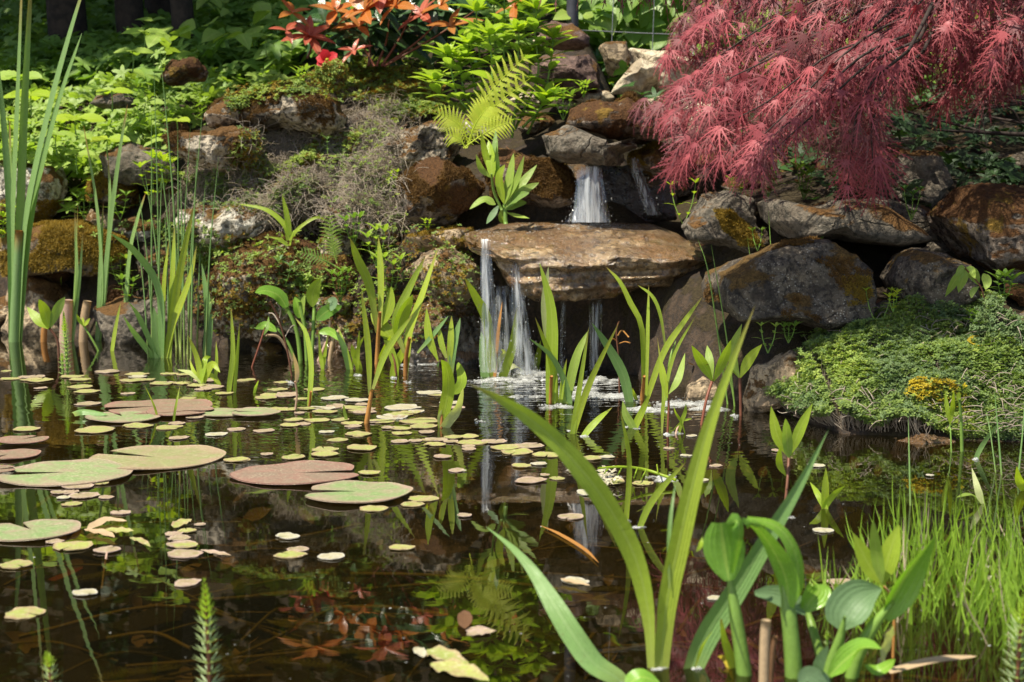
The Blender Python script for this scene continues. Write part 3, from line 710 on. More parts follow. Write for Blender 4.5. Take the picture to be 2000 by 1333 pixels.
# ============================================================ woods and far planting
def tree(px, Y, r, h, crown, n, label, mat='deep', lean=0.0, sz=.13):
    b0 = at(px, 0, Y); x = b0[0]; z = float(ground(np.array([x]), np.array([Y]))[0]) - .05
    t = thing('tree', (x, Y, z))
    tag(t, label, 'tree', 'trees behind the rock garden', px=(px, 0))
    mb = MB()
    pts = [(x, Y, z), (x + lean * .3, Y, z + h * .3), (x + lean, Y + .05, z + h * .65), (x + lean * 1.3, Y, z + h)]
    pts = [pts[0], pts[1], (pts[2][0], pts[2][1] - .2, pts[2][2]), (pts[3][0], pts[3][1] - .1, pts[3][2])]
    tube(mb, pts, [r * 1.25, r, r * .8, r * .3], 12, n=24)
    top = np.array(pts[2])
    for k in range(7):
        a = U(0, 6.28); q = top + np.array([math.cos(a), math.sin(a), U(.3, .9)]) * crown * .8
        tube(mb, [np.array(pts[1]) * .4 + top * .6 + rng.normal(size=3) * .03, (top + q) / 2 + (0, 0, .1), q], [r * .4, r * .25, r * .08], 6)
    mb.build('trunk', M['bark'], t)
    mb = MB(); c0 = np.array(pts[2]) + (0, 0, crown * .35)
    cl = c0 + rng.normal(size=(46, 3)) * np.array([.5, .5, .42]) * crown
    k = rng.integers(0, 46, n); P = cl[k] + rng.normal(size=(n, 3)) * .16 * crown
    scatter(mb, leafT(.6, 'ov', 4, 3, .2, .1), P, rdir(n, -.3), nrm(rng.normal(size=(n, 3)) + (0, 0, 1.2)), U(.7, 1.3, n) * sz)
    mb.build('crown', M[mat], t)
TW = [(135, 7.5, .08, 4.2, 1.5, 'tree with the thickest dark trunk, at the upper left'), (258, 7.6, .06, 3.9, 1.4, 'tree with a slim dark trunk right of the thickest trunk'),
      (318, 8.0, .07, 4.4, 1.5, 'tree with a dim trunk in the middle of the shady trees'), (362, 7.1, .045, 3.8, 1.3, 'tree with a thin reddish-brown trunk behind the ground cover'),
      (-160, 7.2, .1, 4.0, 1.5, 'tree standing left of the thickest trunk'), (500, 8.2, .06, 4.4, 1.5, 'tree nearly hidden behind the reddish leaved shrub'),
      (1740, 7.2, .08, 4.2, 1.5, 'tree behind the red maple')]
for i, (px, Y, r, h, cr, lb) in enumerate(TW):
    tree(px, Y, r, h, cr, 2300, lb, lean=-.25, sz=.17)
mb = MB()
for (n, y0, y1, z0, z1, sz) in ((9000, 8.8, 10.5, .9, 3.2, .13), (9000, 10.5, 13, 1.2, 5.5, .22), (5000, 13, 15, 2, 8, .34)):
    x = U(-7, 7, n); y = U(y0, y1, n); z = z0 + (z1 - z0) * U(0, 1, n)**1.2
    P = np.stack([x + .3 * vnoise(np.stack([x, y, z], 1) * 2, 4), y, z + ground(x, y) * .25], 1)
    keep = vnoise(P * 1.6, 9) > -.55
    P = P[keep]; m_ = len(P)
    scatter(mb, leafT(.6, 'ov', 3, 3, .2, .1), P, rdir(m_, -.3), nrm(rng.normal(size=(m_, 3)) + (0, -.4, .8)), U(.7, 1.3, m_) * sz)
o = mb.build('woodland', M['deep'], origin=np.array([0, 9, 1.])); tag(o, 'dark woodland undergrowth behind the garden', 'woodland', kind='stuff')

# ------------------------------------------------ low ground cover on the bank (leafy mass nobody could count)
tri = joinT([rotT(leafT(.62, 'ov', 6, 3, .25, .12, serr=.10), a, .25) for a in (0, 2.0, -2.0)])
palm = joinT([rotT(leafT(.42, 'ov', 5, 3, .25, .12, serr=.1), a, .2, s_) for a, s_ in ((0, 1), (1.1, .9), (-1.1, .9), (2.2, .7), (-2.2, .7))])
heart = leafT(.85, 'heart', 6, 5, .25, .15, pet=.1)
whorl = joinT([rotT(leafT(.32, 'ov', 5, 3, .3, .1), a, .35 + .2 * (i % 2), s_) for i, (a, s_) in enumerate([(k * 1.05, U(.8, 1.05)) for k in range(6)])])
def surf(x0, x1, y0, y1, n, rockkeep=.1, dens=None):
    P, N = [], []
    for _ in range(n):
        x, y = U(x0, x1), U(y0, y1)
        if dens is not None and not dens(x, y): continue
        a, b_ = drop(x, y)
        if a is None or a[2] < .02: continue
        gz = float(ground(np.array([x]), np.array([y]))[0])
        P.append(a); N.append(b_)
    return np.array(P), np.array(N)
def cover(mb, T, P, hgt, size, mi=0, tilt=.5):
    n = len(P)
    if n == 0: return
    h = U(.3, 1, n) * hgt
    Q = P + np.stack([rng.normal(size=n) * .015, rng.normal(size=n) * .015, h], 1)
    Nn = nrm(np.stack([rng.normal(size=n) * tilt, rng.normal(size=n) * tilt - .35, np.ones(n)], 1))
    scatter(mb, T, Q, np.cross(Nn, rdir(n)), Nn, size * U(.55, 1.25, n), mi=mi)
ROCKPX = [[to_px(q) for q in ROCKS[k][1][::97]] for k in ()]
def dens_left(x, y):
    px, py = to_px((x, y, float(ground(np.array([x]), np.array([y]))[0])))
    lim = 560 if py < 190 else (430 if py < 260 else 330)
    return px < lim + 20 * math.sin(py * .1)
mbs = MB()
P, N = surf(-3.2, -.5, 5.35, 8.8, 12500, dens=dens_left)
P = P[P[:, 1] > 5.4]
sel = rng.uniform(size=len(P)); far = P[:, 1] > 6.6
cl = vnoise(P * 2.2, 31)
A_ = P[far]; cover(mbs, palm, A_[::2], .16, .062, 1); cover(mbs, tri, A_[1::2], .14, .058, 1)
Bp = P[~far]; c2 = cl[~far]; s2 = sel[~far]
cover(mbs, palm, Bp[(c2 > .1) & (s2 < .6)], .10, .048, 0); cover(mbs, tri, Bp[(c2 <= .1) & (s2 < .6)], .09, .044, 2); cover(mbs, whorl, Bp[s2 > .7], .09, .045, 0)
M['cover'] = leafmat('cover_leaf', (.20, .32, .06), (.30, .40, .07), vein=(.32, .42, .10), trans=.36)
o = mbs.build('ground_cover', [M['cover'], M['mid'], M['bright']], origin=np.array([-1.5, 5.5, .5]))
tag(o, 'mixed leafy ground cover over the left bank', 'ground cover', kind='stuff')
mbs = MB()
P, N = surf(-1.6, 3.6, 6.3, 9.2, 3800)
P = P[P[:, 1] > 6.1 + .3 * vnoise(P, 5)]
cover(mbs, tri, P[::3], .18, .08, 0); cover(mbs, heart, P[1::3], .3, .09, 1); cover(mbs, palm, P[2::3], .2, .08, 0)
P, N = surf(.35, 3.0, 4.3, 6.4, 1500, dens=lambda x, y: vnoise(np.array([[x * 3, y * 3, 0]]), 8)[0] > .05)
P = P[(P[:, 0] < .9) | (P[:, 1] > 5.9)]
if len(P): cover(mbs, tri, P[::2], .06, .05, 2); cover(mbs, whorl, P[1::2], .05, .05, 2)
P, N = surf(.9, 3.2, 3.9, 6.3, 1300)
cover(mbs, tri, P[::2], .05, .045, 3); cover(mbs, whorl, P[1::2], .05, .04, 3)  # near-black leaves added to darken the shady ground under the maple
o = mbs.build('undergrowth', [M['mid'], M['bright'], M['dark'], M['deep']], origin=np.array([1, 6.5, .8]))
tag(o, 'low green undergrowth behind the rocks', 'undergrowth', kind='stuff')
# fallen leaves and twigs on the soil
mbs = MB()
P, N = surf(-2.6, 2.6, 3.2, 8, 2600)
P = P[P[:, 2] - ground(P[:, 0], P[:, 1]) < .06]
scatter(mbs, leafT(.5, 'ov', 4, 3, -.3, .2), P + (0, 0, .006), rdir(len(P), .1), nrm(rng.normal(size=(len(P), 3)) * .4 + UP), U(.012, .032, len(P)))
o = mbs.build('leaf_litter', [M['brown']], origin=np.array([0, 5, .4])); tag(o, 'dry brown leaves strewn over the soil', 'leaf litter', kind='stuff')

# ------------------------------------------------ dry stalk thatch, creeping mats
POLY_THATCH = [(480,262),(560,262),(640,285),(700,262),(720,205),(760,205),(800,235),(745,300),(790,345),(785,400),(800,450),(770,440),(700,400),(640,420),(600,460),(540,440),(480,395),(400,385),(365,410),(360,360),(430,335),(520,310)]
mbs = MB()
P, N = hits(POLY_THATCH, 8000, soft=14)
for p, n_ in zip(P, N):
    d = rng.normal(size=3); d -= (d @ n_) * n_ * .75; d = nrm(d + UP * .3)
    L = U(.03, .10); b_ = nrm(np.cross(d, n_)) * rng.normal() * .35
    mid = p + n_ * U(.003, .03) + d * L * .5 + b_ * L * .4
    tube(mbs, [p - n_ * .004, mid, p + d * L + n_ * U(-.01, .02) - UP * .015], [.0011, .0009, .0005], 3, n=5, mi=0 if rng.uniform() < .8 else 1, cap=False)
o = mbs.build('dry_stalks', [M['straw'], M['strawl']], origin=np.array([-.6, 4.9, .5])); tag(o, 'tangle of grey dead stalks over the rocks left of the waterfall', 'dead stalks', kind='stuff')
ros = joinT([rotT(leafT(.55, 'ov', 3, 3, .1, .1), a, p_, s_) for a, p_, s_ in ((0, .35, 1), (1.57, .3, 1), (3.14, .35, 1), (4.71, .3, 1), (.8, 1.0, .7), (3.9, 1.0, .7))])
M['thymel'] = leafmat('thyme_leaf_light', (.26, .36, .08), (.32, .38, .06), trans=.3, rough=.55, mott=.1)
def mat_plant(name, label, poly, n, mats, size, h=.02, soft=8, blue=.4, cat='ground cover', patch=None):
    mbs = MB(); P, N = hits(poly, n, soft=soft)
    if len(P) == 0: return
    Nn = nrm(N * .6 + UP * .7 + rng.normal(size=P.shape) * .35)
    bump_ = np.clip(vnoise(P * 16, 3) + .4, 0, 1.4) * h * 1.3 + np.clip(vnoise(P * 6, 13), -.3, 1) * h * 1.6
    Q = P + nrm(N + UP * .6) * (U(0.1, 1, len(P)) * h + bump_)[:, None]
    sel = (vnoise(P * 11, 6) * .5 + .5 + rng.normal(size=len(P)) * .15)
    for k in range(len(mats)):
        m_ = (sel >= k / len(mats)) & (sel < (k + 1) / len(mats)) if len(mats) > 1 else np.ones(len(P), bool)
        if k == 0: m_ |= sel < 0
        if k == len(mats) - 1: m_ |= sel >= 1
        scatter(mbs, ros, Q[m_], nrm(np.cross(Nn[m_], rdir(m_.sum()))), Nn[m_], size * U(.6, 1.3, m_.sum()), mi=k)
    for p, q in list(zip(P, Q))[::5]:
        tube(mbs, [p, (p + q) / 2 + rng.normal(size=3) * .004, q], .0008, 3, n=3, mi=len(mats), cap=False)
    o = mbs.build(name, [M[x] for x in mats] + [M['straw']], origin=np.array([P[:, 0].mean(), P[:, 1].mean(), P[:, 2].min()])); tag(o, label, cat, kind='stuff')
mat_plant('creeping_mat', 'low grey-green creeping mat with yellow patches on top of the rocks at the left', [(440,200),(470,178),(560,165),(620,150),(640,125),(700,120),(760,130),(840,150),(870,200),(860,235),(800,240),(740,225),(690,200),(640,185),(560,180),(500,190),(460,215)], 8000, ['thyme', 'thymel', 'gmoss', 'thymel'], .010, .016)
mat_plant('creeping_mat', 'small-leaved green mat among the dead stalks', [(430,340),(540,300),(620,330),(600,370),(520,420),(420,400),(370,400),(380,370)], 2600, ['thymeb', 'thyme', 'gmoss'], .010, .012)
mat_plant('yellow_moss_mound', 'yellow-orange moss on the mound left of the tall leafy plant', [(690,150),(760,140),(850,165),(862,200),(840,225),(760,215),(710,180)], 2600, ['gmoss', 'ymoss'], .009, .010, cat='moss')
mat_plant('creeping_mat', 'thin green sprigs scattered over the ledge at the left', [(100,440),(340,440),(420,470),(480,500),(540,500),(640,560),(600,600),(560,500),(450,495),(400,520),(300,450)], 700, ['bright', 'thyme'], .014, .012)
# thyme bank on the right: a soft mound of soil carries it
POLY_THYME = [(1520,790),(1560,730),(1590,680),(1640,650),(1720,620),(1800,612),(1900,600),(1960,625),(2060,680),(2080,880),(1960,885),(1900,870),(1850,845),(1740,850),(1680,850),(1600,835),(1545,822)]
mat_plant('thyme', 'dense creeping thyme spilling over the right bank to the water', POLY_THYME, 26000, ['thymeb', 'thymeb', 'thyme', 'thyme', 'thymel'], .0085, .022, soft=5)
mat_plant('moss_patch', 'bright yellow moss patch in the creeping thyme', [(1775,795),(1850,790),(1895,800),(1908,862),(1875,872),(1855,825),(1780,812)], 900, ['ymoss', 'thymel'], .008, .028, soft=5, cat='moss')
mat_plant('creeping_mat', 'thin green sprigs growing through the grey dead stalks', POLY_THATCH, 1900, ['thyme', 'thymel'], .009, .022)
mat_plant('creeping_mat', 'low mixed green and rusty growth in the gaps between the left rocks', [(300,430),(480,470),(640,460),(800,450),(900,440),(930,490),(930,600),(800,680),(640,650),(420,650),(330,560),(290,470)], 2600, ['gmoss', 'thyme', 'bmoss', 'bright'], .010, .012)
mat_plant('creeping_mat', 'dark green sprigs in the shade right under the wide mossy boulder', [(470,255),(700,268),(700,320),(600,340),(500,340),(440,350)], 1100, ['thyme', 'gmoss', 'thymel'], .011, .018)
mbs = MB(); P, N = hits(POLY_THYME, 520)
for p, n_ in zip(P, N):
    d = nrm(rng.normal(size=3) * (1, 1, .3)); b_ = p + n_ * U(.022, .042); L = U(.02, .06); tube(mbs, [b_ - d * L * .5, b_ + n_ * .006 + rng.normal(size=3) * .004, b_ + d * L * .5 - n_ * .008], [.0012, .0010, .0005], 3, n=5, cap=False)
tag(mbs.build('dry_stalks', M['straw'], origin=np.array([.9, 3.2, .1])), 'bare dry stalks showing among the thyme', 'dead stalks', kind='stuff')
# bare twigs in the thyme
for k, (a, m_, c, lb) in enumerate([((1560,750),(1578,722),(1612,708),'short bent dry twig at the left end of the thyme'), ((1780,728),(1805,700),(1840,676),'straight pale dry twig lying across the thyme'), ((1775,640),(1800,618),(1830,615),'curved grey twig at the back of the thyme'), ((1495,350),(1530,328),(1560,315),'x')][:3]):
    q = [hit(*v) for v in (a, m_, c)]
    if all(v[0] is not None for v in q):
        mb = MB(); tube(mb, [v[0] + v[1] * .035 for v in q], [.0035, .003, .002], 5); tag(mb.build('twig', M['strawl']), lb, 'twig')
mb = MB(); p, n_ = hit(1915, 705)
q = p + n_ * .045
ribbon(mb, [q + (-.03, 0, .004), q, q + (.035, -.01, -.006)], .036, 'ov', hint=(.1, -.6, .8), fold=.3)
tag(mb.build('fallen_leaf', M['ymoss']), 'bright yellow fallen leaf on the thyme', 'leaf')

# ============================================================ plants with leaves of their own
def P3(px, py, Y, dy=0): return at(px, py, Y + dy)
def build_leaf(t, name, pts, w, shape, mat, **kw):
    mb = MB(); ribbon(mb, pts, w, shape, **kw); return mb.build(name, M[mat], t)
def build_stem(t, pts, rad, mat, name='stem', k=7):
    mb = MB(); tube(mb, pts, rad, k); return mb.build(name, M[mat], t)
GRP = {}
def emergent(name, label, cat, root, parts, group=None, water=True, Y=None, dys=.05, below=.05):
    """parts: (kind, [(px,py)...], width px, shape, material, options)"""
    Y0 = Y or wat(*root)[1]; sc_ = Y0 / FPX; py_ = 1
    base = at(root[0], root[1], Y0)
    t = thing(name, base)
    tag(t, label, cat, group, px=root)
    for prt in parts:
        kind, pts, w, shape, mat = prt[:5]; op = dict(prt[5]) if len(prt) > 5 else {}
        dy = op.pop('dy', rng.uniform(-dys, dys)); y0 = op.pop('y0', 0)
        n = len(pts); L = np.concatenate([[0], np.cumsum([math.dist(pts[i], pts[i + 1]) for i in range(n - 1)])]); L /= L[-1]
        W3 = [at(p[0], p[1], Y0 + y0 + dy * l * l) for p, l in zip(pts, L)]
        if water and W3[0][2] < .05 and kind != 'float' and y0 == 0:
            W3[0] = W3[0] - np.array([0, 0, 0]); W3.insert(0, W3[0] - nrm(W3[1] - W3[0]) * below * .6 - (0, 0, below * .4))
        if kind == 'stem':
            r = [x * sc_ / 2 for x in w] if isinstance(w, (list, tuple)) else w * sc_ / 2
            build_stem(t, W3, r, mat)
        else:
            if cat == 'water plant' and py_ > 0 and 'w2' not in op: w = w * .84
            op.setdefault('n', 16); yaw = op.pop('yaw', rng.uniform(-.7, .7))
            op.setdefault('hint', (math.sin(yaw), -math.cos(yaw), .25))
            if 'w2' in op: op['w2'] = [x * sc_ for x in op['w2']]
            build_leaf(t, kind, W3, w * sc_, shape, mat, **op)
    return t
B = 'blade'; LF = 'leaf'; ST = 'stem'
BL = {}
def leafb(pts, w, mat='blade', shape='strap', **k): return ('leaf', pts, w, shape, mat, k)
def stemb(pts, w, mat='stem', **k): return ('stem', pts, w, None, mat, k)
G1 = 'strap-leaved water plants in the pond'
G2 = 'three-leaved bog plants standing in the pond'

# --- cattails, left
emergent('cattail', 'tallest cattail clump with long blue-green leaves at the left edge', 'cattail', (28, 668), [
  leafb([(22,668),(24,450),(34,200),(44,-60)], 17, 'cattail', shape='cat', dy=-.05), leafb([(31,668),(38,450),(48,200),(62,-60)], 18, 'cattail', shape='cat', dy=.02),
  leafb([(33,668),(48,440),(92,230),(135,70),(172,-50)], 20, 'cattail', shape='cat', dy=-.08), leafb([(38,660),(60,430),(108,220),(160,65)], 15, 'bluegr', shape='cat'),
  leafb([(24,668),(20,450),(8,250),(-8,100)], 14, 'bluegr', shape='cat'), leafb([(26,640),(22,420),(19,232)], 10, 'cattail', shape='cat'),
  leafb([(28,705),(32,600),(40,490)], 9, 'sheath'), stemb([(28,675),(32,560),(38,450)], [24,22,16], 'cattail')], 'cattails')
for lb, root, ps in [
  ('slender pair of upright leaves right of the tallest cattails', (140,668), [([(140,666),(150,565),(146,407)],9), ([(142,660),(154,561),(162,452)],7), ([(139,666),(146,560),(152,400)],6)]),
  ('taller cattail shoot with three thin leaves beside the pale cut stump', (191,666), [([(191,666),(199,550),(189,400),(163,245)],10), ([(194,660),(208,540),(215,400),(211,308)],10), ([(194,660),(212,470),(231,315),(249,205)],10), ([(190,660),(196,520),(202,395)],9)]),
  ('thin cattail shoot just left of the wide iris leaves', (241,668), [([(241,666),(252,505),(268,430),(284,378)],9), ([(240,666),(250,560),(255,470)],7)])]:
    emergent('cattail', lb, 'cattail', root, [leafb(p, w, 'cattail', shape='cat') for p, w in ps], 'cattails')
# --- central left iris group
emergent('water_iris', 'clump of wide arching blue-green leaves at the left shore', 'iris', (320,700), [
  leafb([(315,690),(311,568),(266,494),(214,455)], 18, 'bluegr', dy=-.1), leafb([(322,700),(335,640),(350,600),(372,540),(384,480)], 15), leafb([(330,690),(337,540),(341,440)], 12),
  leafb([(328,690),(345,568),(360,487),(379,400)], 15), leafb([(304,692),(268,612),(241,580)], 16, 'bluegr', dy=-.12), leafb([(297,697),(262,650),(241,617)], 12, 'bluegr', dy=-.1),
  leafb([(318,695),(320,560),(330,470)], 11), leafb([(312,700),(306,650),(300,600)], 22, 'bluegr')], G1)
emergent('water_iris', 'single upright grey-green leaf with a pale midrib, right of the wide iris clump', 'iris', (404,695), [leafb([(404,692),(407,610),(394,515)], 17, 'bluegr', yaw=.2)], G1)
# rush stems
def rush(label, spec, group='thin rush stems', mat='bluegr'):
    for k, (root, ps, w) in enumerate(spec):
        Y0 = wat(*root)[1]; W3 = [at(a, b_, Y0 + .03 * i) for i, (a, b_) in enumerate([root] + ps)]
        W3[0] = W3[0] - np.array([0, 0, .03])
        mb = MB(); r = w * Y0 / FPX / 2; tube(mb, W3, [r, r, r * .7, r * .15], 5, n=14)
        o = mb.build('rush_stem', M[mat]); tag(o, label, 'rush', group, px=(root[0], ps[-1][1]))
sp = []
for (rx, tx, ty) in [(312,300,108),(352,312,92),(365,396,210),(296,296,224),(349,347,245),(352,372,245),(400,427,305),(322,282,330),(335,330,360),(345,312,300),(360,352,330),(372,385,290),(300,272,380),(384,402,350),(330,322,410),(368,366,400),(308,316,330),(290,262,420)]:
    ry = 690 + U(-14, 12); mx_ = rx + (tx - rx) * .35
    sp.append(((rx, ry), [(mx_, ry - (ry - ty) * .5), (tx, ty)], U(3, 4.6)))
rush('thin upright blue-green rush stem', sp)
rush('thin rush stem by the right boulder', [((1425,790),[(1405,673),(1383,530),(1363,468)],4),((1438,795),[(1420,665),(1389,478)],4),((1500,765),[(1485,640),(1459,460)],4),((1518,770),[(1512,600),(1501,412)],4.2),((1530,775),[(1536,680),(1550,524)],4),((1440,792),[(1425,740),(1400,640)],3)], 'thin rush stems by the right boulder', 'stem')
rush('thin dark green rush stem at the right edge', [((1960,930),[(1950,850),(1942,760)],4),((1985,940),[(1996,860),(2003,760)],4),((1950,925),[(1935,850),(1925,800)],3),((1780,990),[(1776,900),(1774,815)],4)], 'thin rush stems at the right edge', 'bluegr')
# --- cut stumps
def stump(lb, pts, w, mat='tan'):
    Y0 = wat(*pts[0])[1]; W3 = [at(a, b_, Y0) for a, b_ in pts]; W3[0] = W3[0] - np.array([0, 0, .05])
    mb = MB(); r = w * Y0 / FPX / 2; tube(mb, W3, [r, r, r * .95], 10, n=8); tag(mb.build('cut_stem', M[mat]), lb, 'cut stem', 'dead cut reed stems', px=pts[0])
stump('pale wide cut reed stem standing behind the bog sprout', [(126,668),(130,620),(131,586)], 25, 'pink')
stump('tan cut reed stem leaning right beside the pale one', [(160,668),(165,625),(171,588)], 17)
stump('short reddish reed stub left of the pale cut stem', [(84,668),(86,650),(90,628)], 12, 'sheath')
stump('leaning brown reed stub left of the iris clump', [(252,668),(258,640),(272,606)], 14)
stump('pale brown hollow stem among the foreground broad leaves', [(1492,1345),(1493,1280),(1496,1212)], 21, 'tan')
stump('dark rotten stub beside the pale hollow stem', [(1500,1345),(1506,1290),(1513,1243)], 14, 'brown')
stump('brown reed stub in the clump of folded leaves', [(640,705),(650,668),(668,640)], 9)
# --- mare's tails
def mares(lb, pts, w0, n, lw, group="feathery mare's tail spikes"):
    Y0 = wat(*pts[0])[1]; W3 = [at(a, b_, Y0) for a, b_ in pts]
    t = thing('mares_tail', W3[0]); tag(t, lb, "mare's tail", group, px=pts[0])
    W3[0] = W3[0] - np.array([0, 0, .03]); s_ = Y0 / FPX
    build_stem(t, W3, [w0 * s_ * .5, w0 * s_ * .45, w0 * s_ * .25], 'redstem' if w0 > 7 else 'stem')
    C = crom(W3, n); mb = MB()
    for i, c in enumerate(C):
        f = i / (n - 1); L = lw * s_ * (1 - .72 * f**3) * (.85 if i < 2 else 1); m_ = 11
        a = np.linspace(0, 2 * math.pi, m_, endpoint=False) + U(0, 1); up = .25 + 1.6 * f**3
        D = np.stack([np.cos(a), np.sin(a), np.full(m_, up)], 1)
        scatter(mb, leafT(.15, 'strap', 5, 3, -.15, .1), np.tile(c, (m_, 1)), D, UP, L * U(.85, 1.1, m_), rnd=np.clip(f + rng.normal(size=m_) * .1, 0, 1), mi=0 if f < .62 else 1)
    mb.build('foliage', [M['greyt'], M['limet']], t)
M['greyt'] = leafmat('mares_tail_leaf', (.42, .52, .30), (.44, .55, .20), trans=.35, rough=.45)
M['limet'] = leafmat('mares_tail_tip', (.40, .55, .06), (.36, .52, .05), trans=.35, rough=.45)
mares("largest mare's tail spike in front at the lower left", [(411,1345),(405,1240),(399,1138)], 9, 17, 36)
mares("small mare's tail tip at the bottom left corner", [(108,1370),(98,1320),(90,1278)], 8, 12, 26)
mares("mare's tail spike cut by the right edge of the view", [(1985,1345),(1992,1250),(2004,1165)], 9, 18, 40)
mares("tiny mare's tail tip between the foreground broad leaves", [(1617,1290),(1616,1260),(1615,1236)], 6, 9, 15)
mares("narrow mare's tail spike beside the cut reed stems at the left shore", [(133,732),(128,670),(124,612)], 6, 22, 17)
mares("short mare's tail spike right at the foot of the narrow one", [(123,732),(122,712),(121,692)], 5, 9, 12)

# --- pond emergents, mid
emergent('water_plant', 'pair of tall shoots with an orange base behind the lime plant', 'water plant', (736,712), [
  leafb([(737,650),(722,560),(700,510),(684,466)], 22, dy=-.06), leafb([(743,640),(744,540),(739,463)], 17), leafb([(768,665),(748,640),(724,612)], 34, 'lime', shape='ov'),
  stemb([(736,712),(738,670),(742,610)], [10,9,7], 'sheath'), leafb([(740,640),(760,600),(764,560)], 26, 'lime', shape='ov'), leafb([(745,700),(757,672),(762,655)],18,'lime',shape='ov')], G1)
emergent('water_plant', 'lime-leaved shoot with two long upright blades left of the waterfall', 'water plant', (792,735), [
  leafb([(795,700),(800,645),(825,575),(856,484)], 22), leafb([(790,690),(772,630),(797,568),(831,501)], 19), leafb([(774,665),(785,620),(806,576)], 34, 'lime', shape='ov'),
  stemb([(792,735),(793,700),(800,660)], [10,9,7], 'sheath'), leafb([(770,705),(760,675),(750,664)], 22, 'lime', shape='ov'), leafb([(772,715),(785,690),(793,668)], 20, 'lime', shape='ov'), stemb([(773,728),(771,705),(766,690)],5,'redstem')], G1)
emergent('water_plant', 'forked narrow-bladed shoot with orange foot standing in the small pads', 'water plant', (716,827), [
  leafb([(722,772),(719,680),(706,568)], 15, yaw=.2), leafb([(728,760),(755,687),(808,612)], 16, yaw=-.2), stemb([(716,829),(721,795),(726,762)], [13,10,7], 'sheath')], G1)
emergent('water_plant', 'bright shoot with a pale drooping bottom leaf in front of the waterfall foam', 'water plant', (863,836), [
  leafb([(866,815),(876,760),(872,720),(861,703)], 30, 'lime', shape='ov', yaw=0), leafb([(868,836),(893,800),(905,757)], 24, 'pale', shape='ov', wave=.1), leafb([(877,720),(880,670),(882,617)], 16), leafb([(882,730),(885,680),(899,621)], 18, 'bluegr'),
  leafb([(886,770),(902,745),(895,708)], 24, 'lime', shape='round'), leafb([(856,706),(838,660),(833,602)], 21, 'lime', shape='lance'), leafb([(872,700),(862,670),(858,640)], 14), stemb([(862,836),(864,790),(868,730)], [7,6,4], 'sheath'), leafb([(862,836),(858,815),(863,800)], 12, 'pale'), leafb([(815,690),(845,655),(876,617)], 11, 'bluegr')], G1)
emergent('water_plant', 'three-bladed shoot standing in front of the left stream of the waterfall', 'water plant', (967,737), [
  leafb([(961,722),(951,627),(930,582),(907,542)], 24, dy=-.08), leafb([(967,725),(973,650),(981,589)], 10, 'sheath'), leafb([(979,745),(1000,680),(1010,600)], 22), leafb([(948,745),(944,690),(940,648)], 22, 'bluegr'), leafb([(975,705),(985,690),(978,682)], 12, 'pale', shape='ov')], G1)
emergent('water_plant', 'shoot with one very broad pale-backed blade rising before the slab', 'water plant', (1078,788), [
  leafb([(1076,780),(1078,690),(1076,600),(1054,514)], 29, 'lime', yaw=-.2), leafb([(1072,700),(1064,600),(1071,521)], 20, 'pale', shape='lance', y0=.03), leafb([(1084,780),(1078,710),(1045,620)], 20), leafb([(1112,840),(1110,770),(1080,700),(1033,661)], 16, 'bluegr', dy=-.05),
  leafb([(1094,795),(1100,740),(1107,701)], 12), leafb([(1108,775),(1126,697),(1150,645)], 22, 'bright'), stemb([(1075,790),(1076,760),(1077,735)], 7, 'sheath')], G1)
emergent('water_plant', 'low shoot of narrow blades forking right in the middle of the pond', 'water plant', (1117,848), [
  leafb([(1119,840),(1133,750),(1150,639)], 13, yaw=.1), leafb([(1126,825),(1154,743),(1209,630)], 16, yaw=.1)], G1)
emergent('water_leaf', 'short single blade leaning right from a foam blob', 'water plant', (1142,851), [leafb([(1142,850),(1168,820),(1196,796)], 17, shape='lance')], G1)
emergent('water_leaf', 'single long blade leaning left right of the waterfall', 'water plant', (1231,786), [leafb([(1229,784),(1217,732),(1189,680),(1156,631)], 24, 'bluegr', yaw=0)], G1)
emergent('water_plant', 'tall shoot with arching blades in the foam right of the waterfall', 'water plant', (1255,782), [
  leafb([(1257,770),(1254,645),(1231,592),(1210,550),(1184,522)], 18), leafb([(1261,772),(1265,645),(1267,557)], 10), leafb([(1266,772),(1297,687),(1335,630),(1372,580)], 15), leafb([(1301,690),(1290,617),(1273,578),(1245,557)], 9),
  stemb([(1254,784),(1256,760),(1258,735)], [11,9,6], 'sheath'), leafb([(1300,760),(1318,690),(1360,615)], 9), leafb([(1303,760),(1310,700),(1320,665)], 8, 'stem'), leafb([(1242,780),(1238,770),(1234,757)], 10)], G1)
emergent('water_sprout', 'two-leaved sprout on a foamy pad in front of the arching shoot', 'water plant', (1236,837), [leafb([(1236,835),(1222,810),(1216,783)], 20, 'bright', shape='lance'), leafb([(1240,835),(1256,800),(1269,770)], 18, 'lime', shape='lance')], G1)
emergent('seed_stalk', 'thin brown stalk with dried flower twigs near the foam', 'stalk', (1210,770), [stemb([(1210,772),(1208,700),(1204,650),(1209,628)], 3.5, 'redstem'), stemb([(1208,672),(1220,668),(1230,670)], 2.5, 'sheath'), stemb([(1207,656),(1215,646),(1228,659)], 3, 'sheath'), stemb([(1207,668),(1198,662),(1194,664)], 2.5, 'sheath')])
emergent('water_plant', 'red-stemmed shoot with pointed leaves at the right of the foam', 'water plant', (1305,846), [stemb([(1304,847),(1306,790),(1303,745)], 5, 'redstem'), leafb([(1304,778),(1296,740),(1290,700)], 18, 'lime', shape='lance'), leafb([(1306,770),(1325,740),(1338,690)], 18, 'bright', shape='lance'), leafb([(1294,806),(1296,760),(1284,660)], 9)], G2)
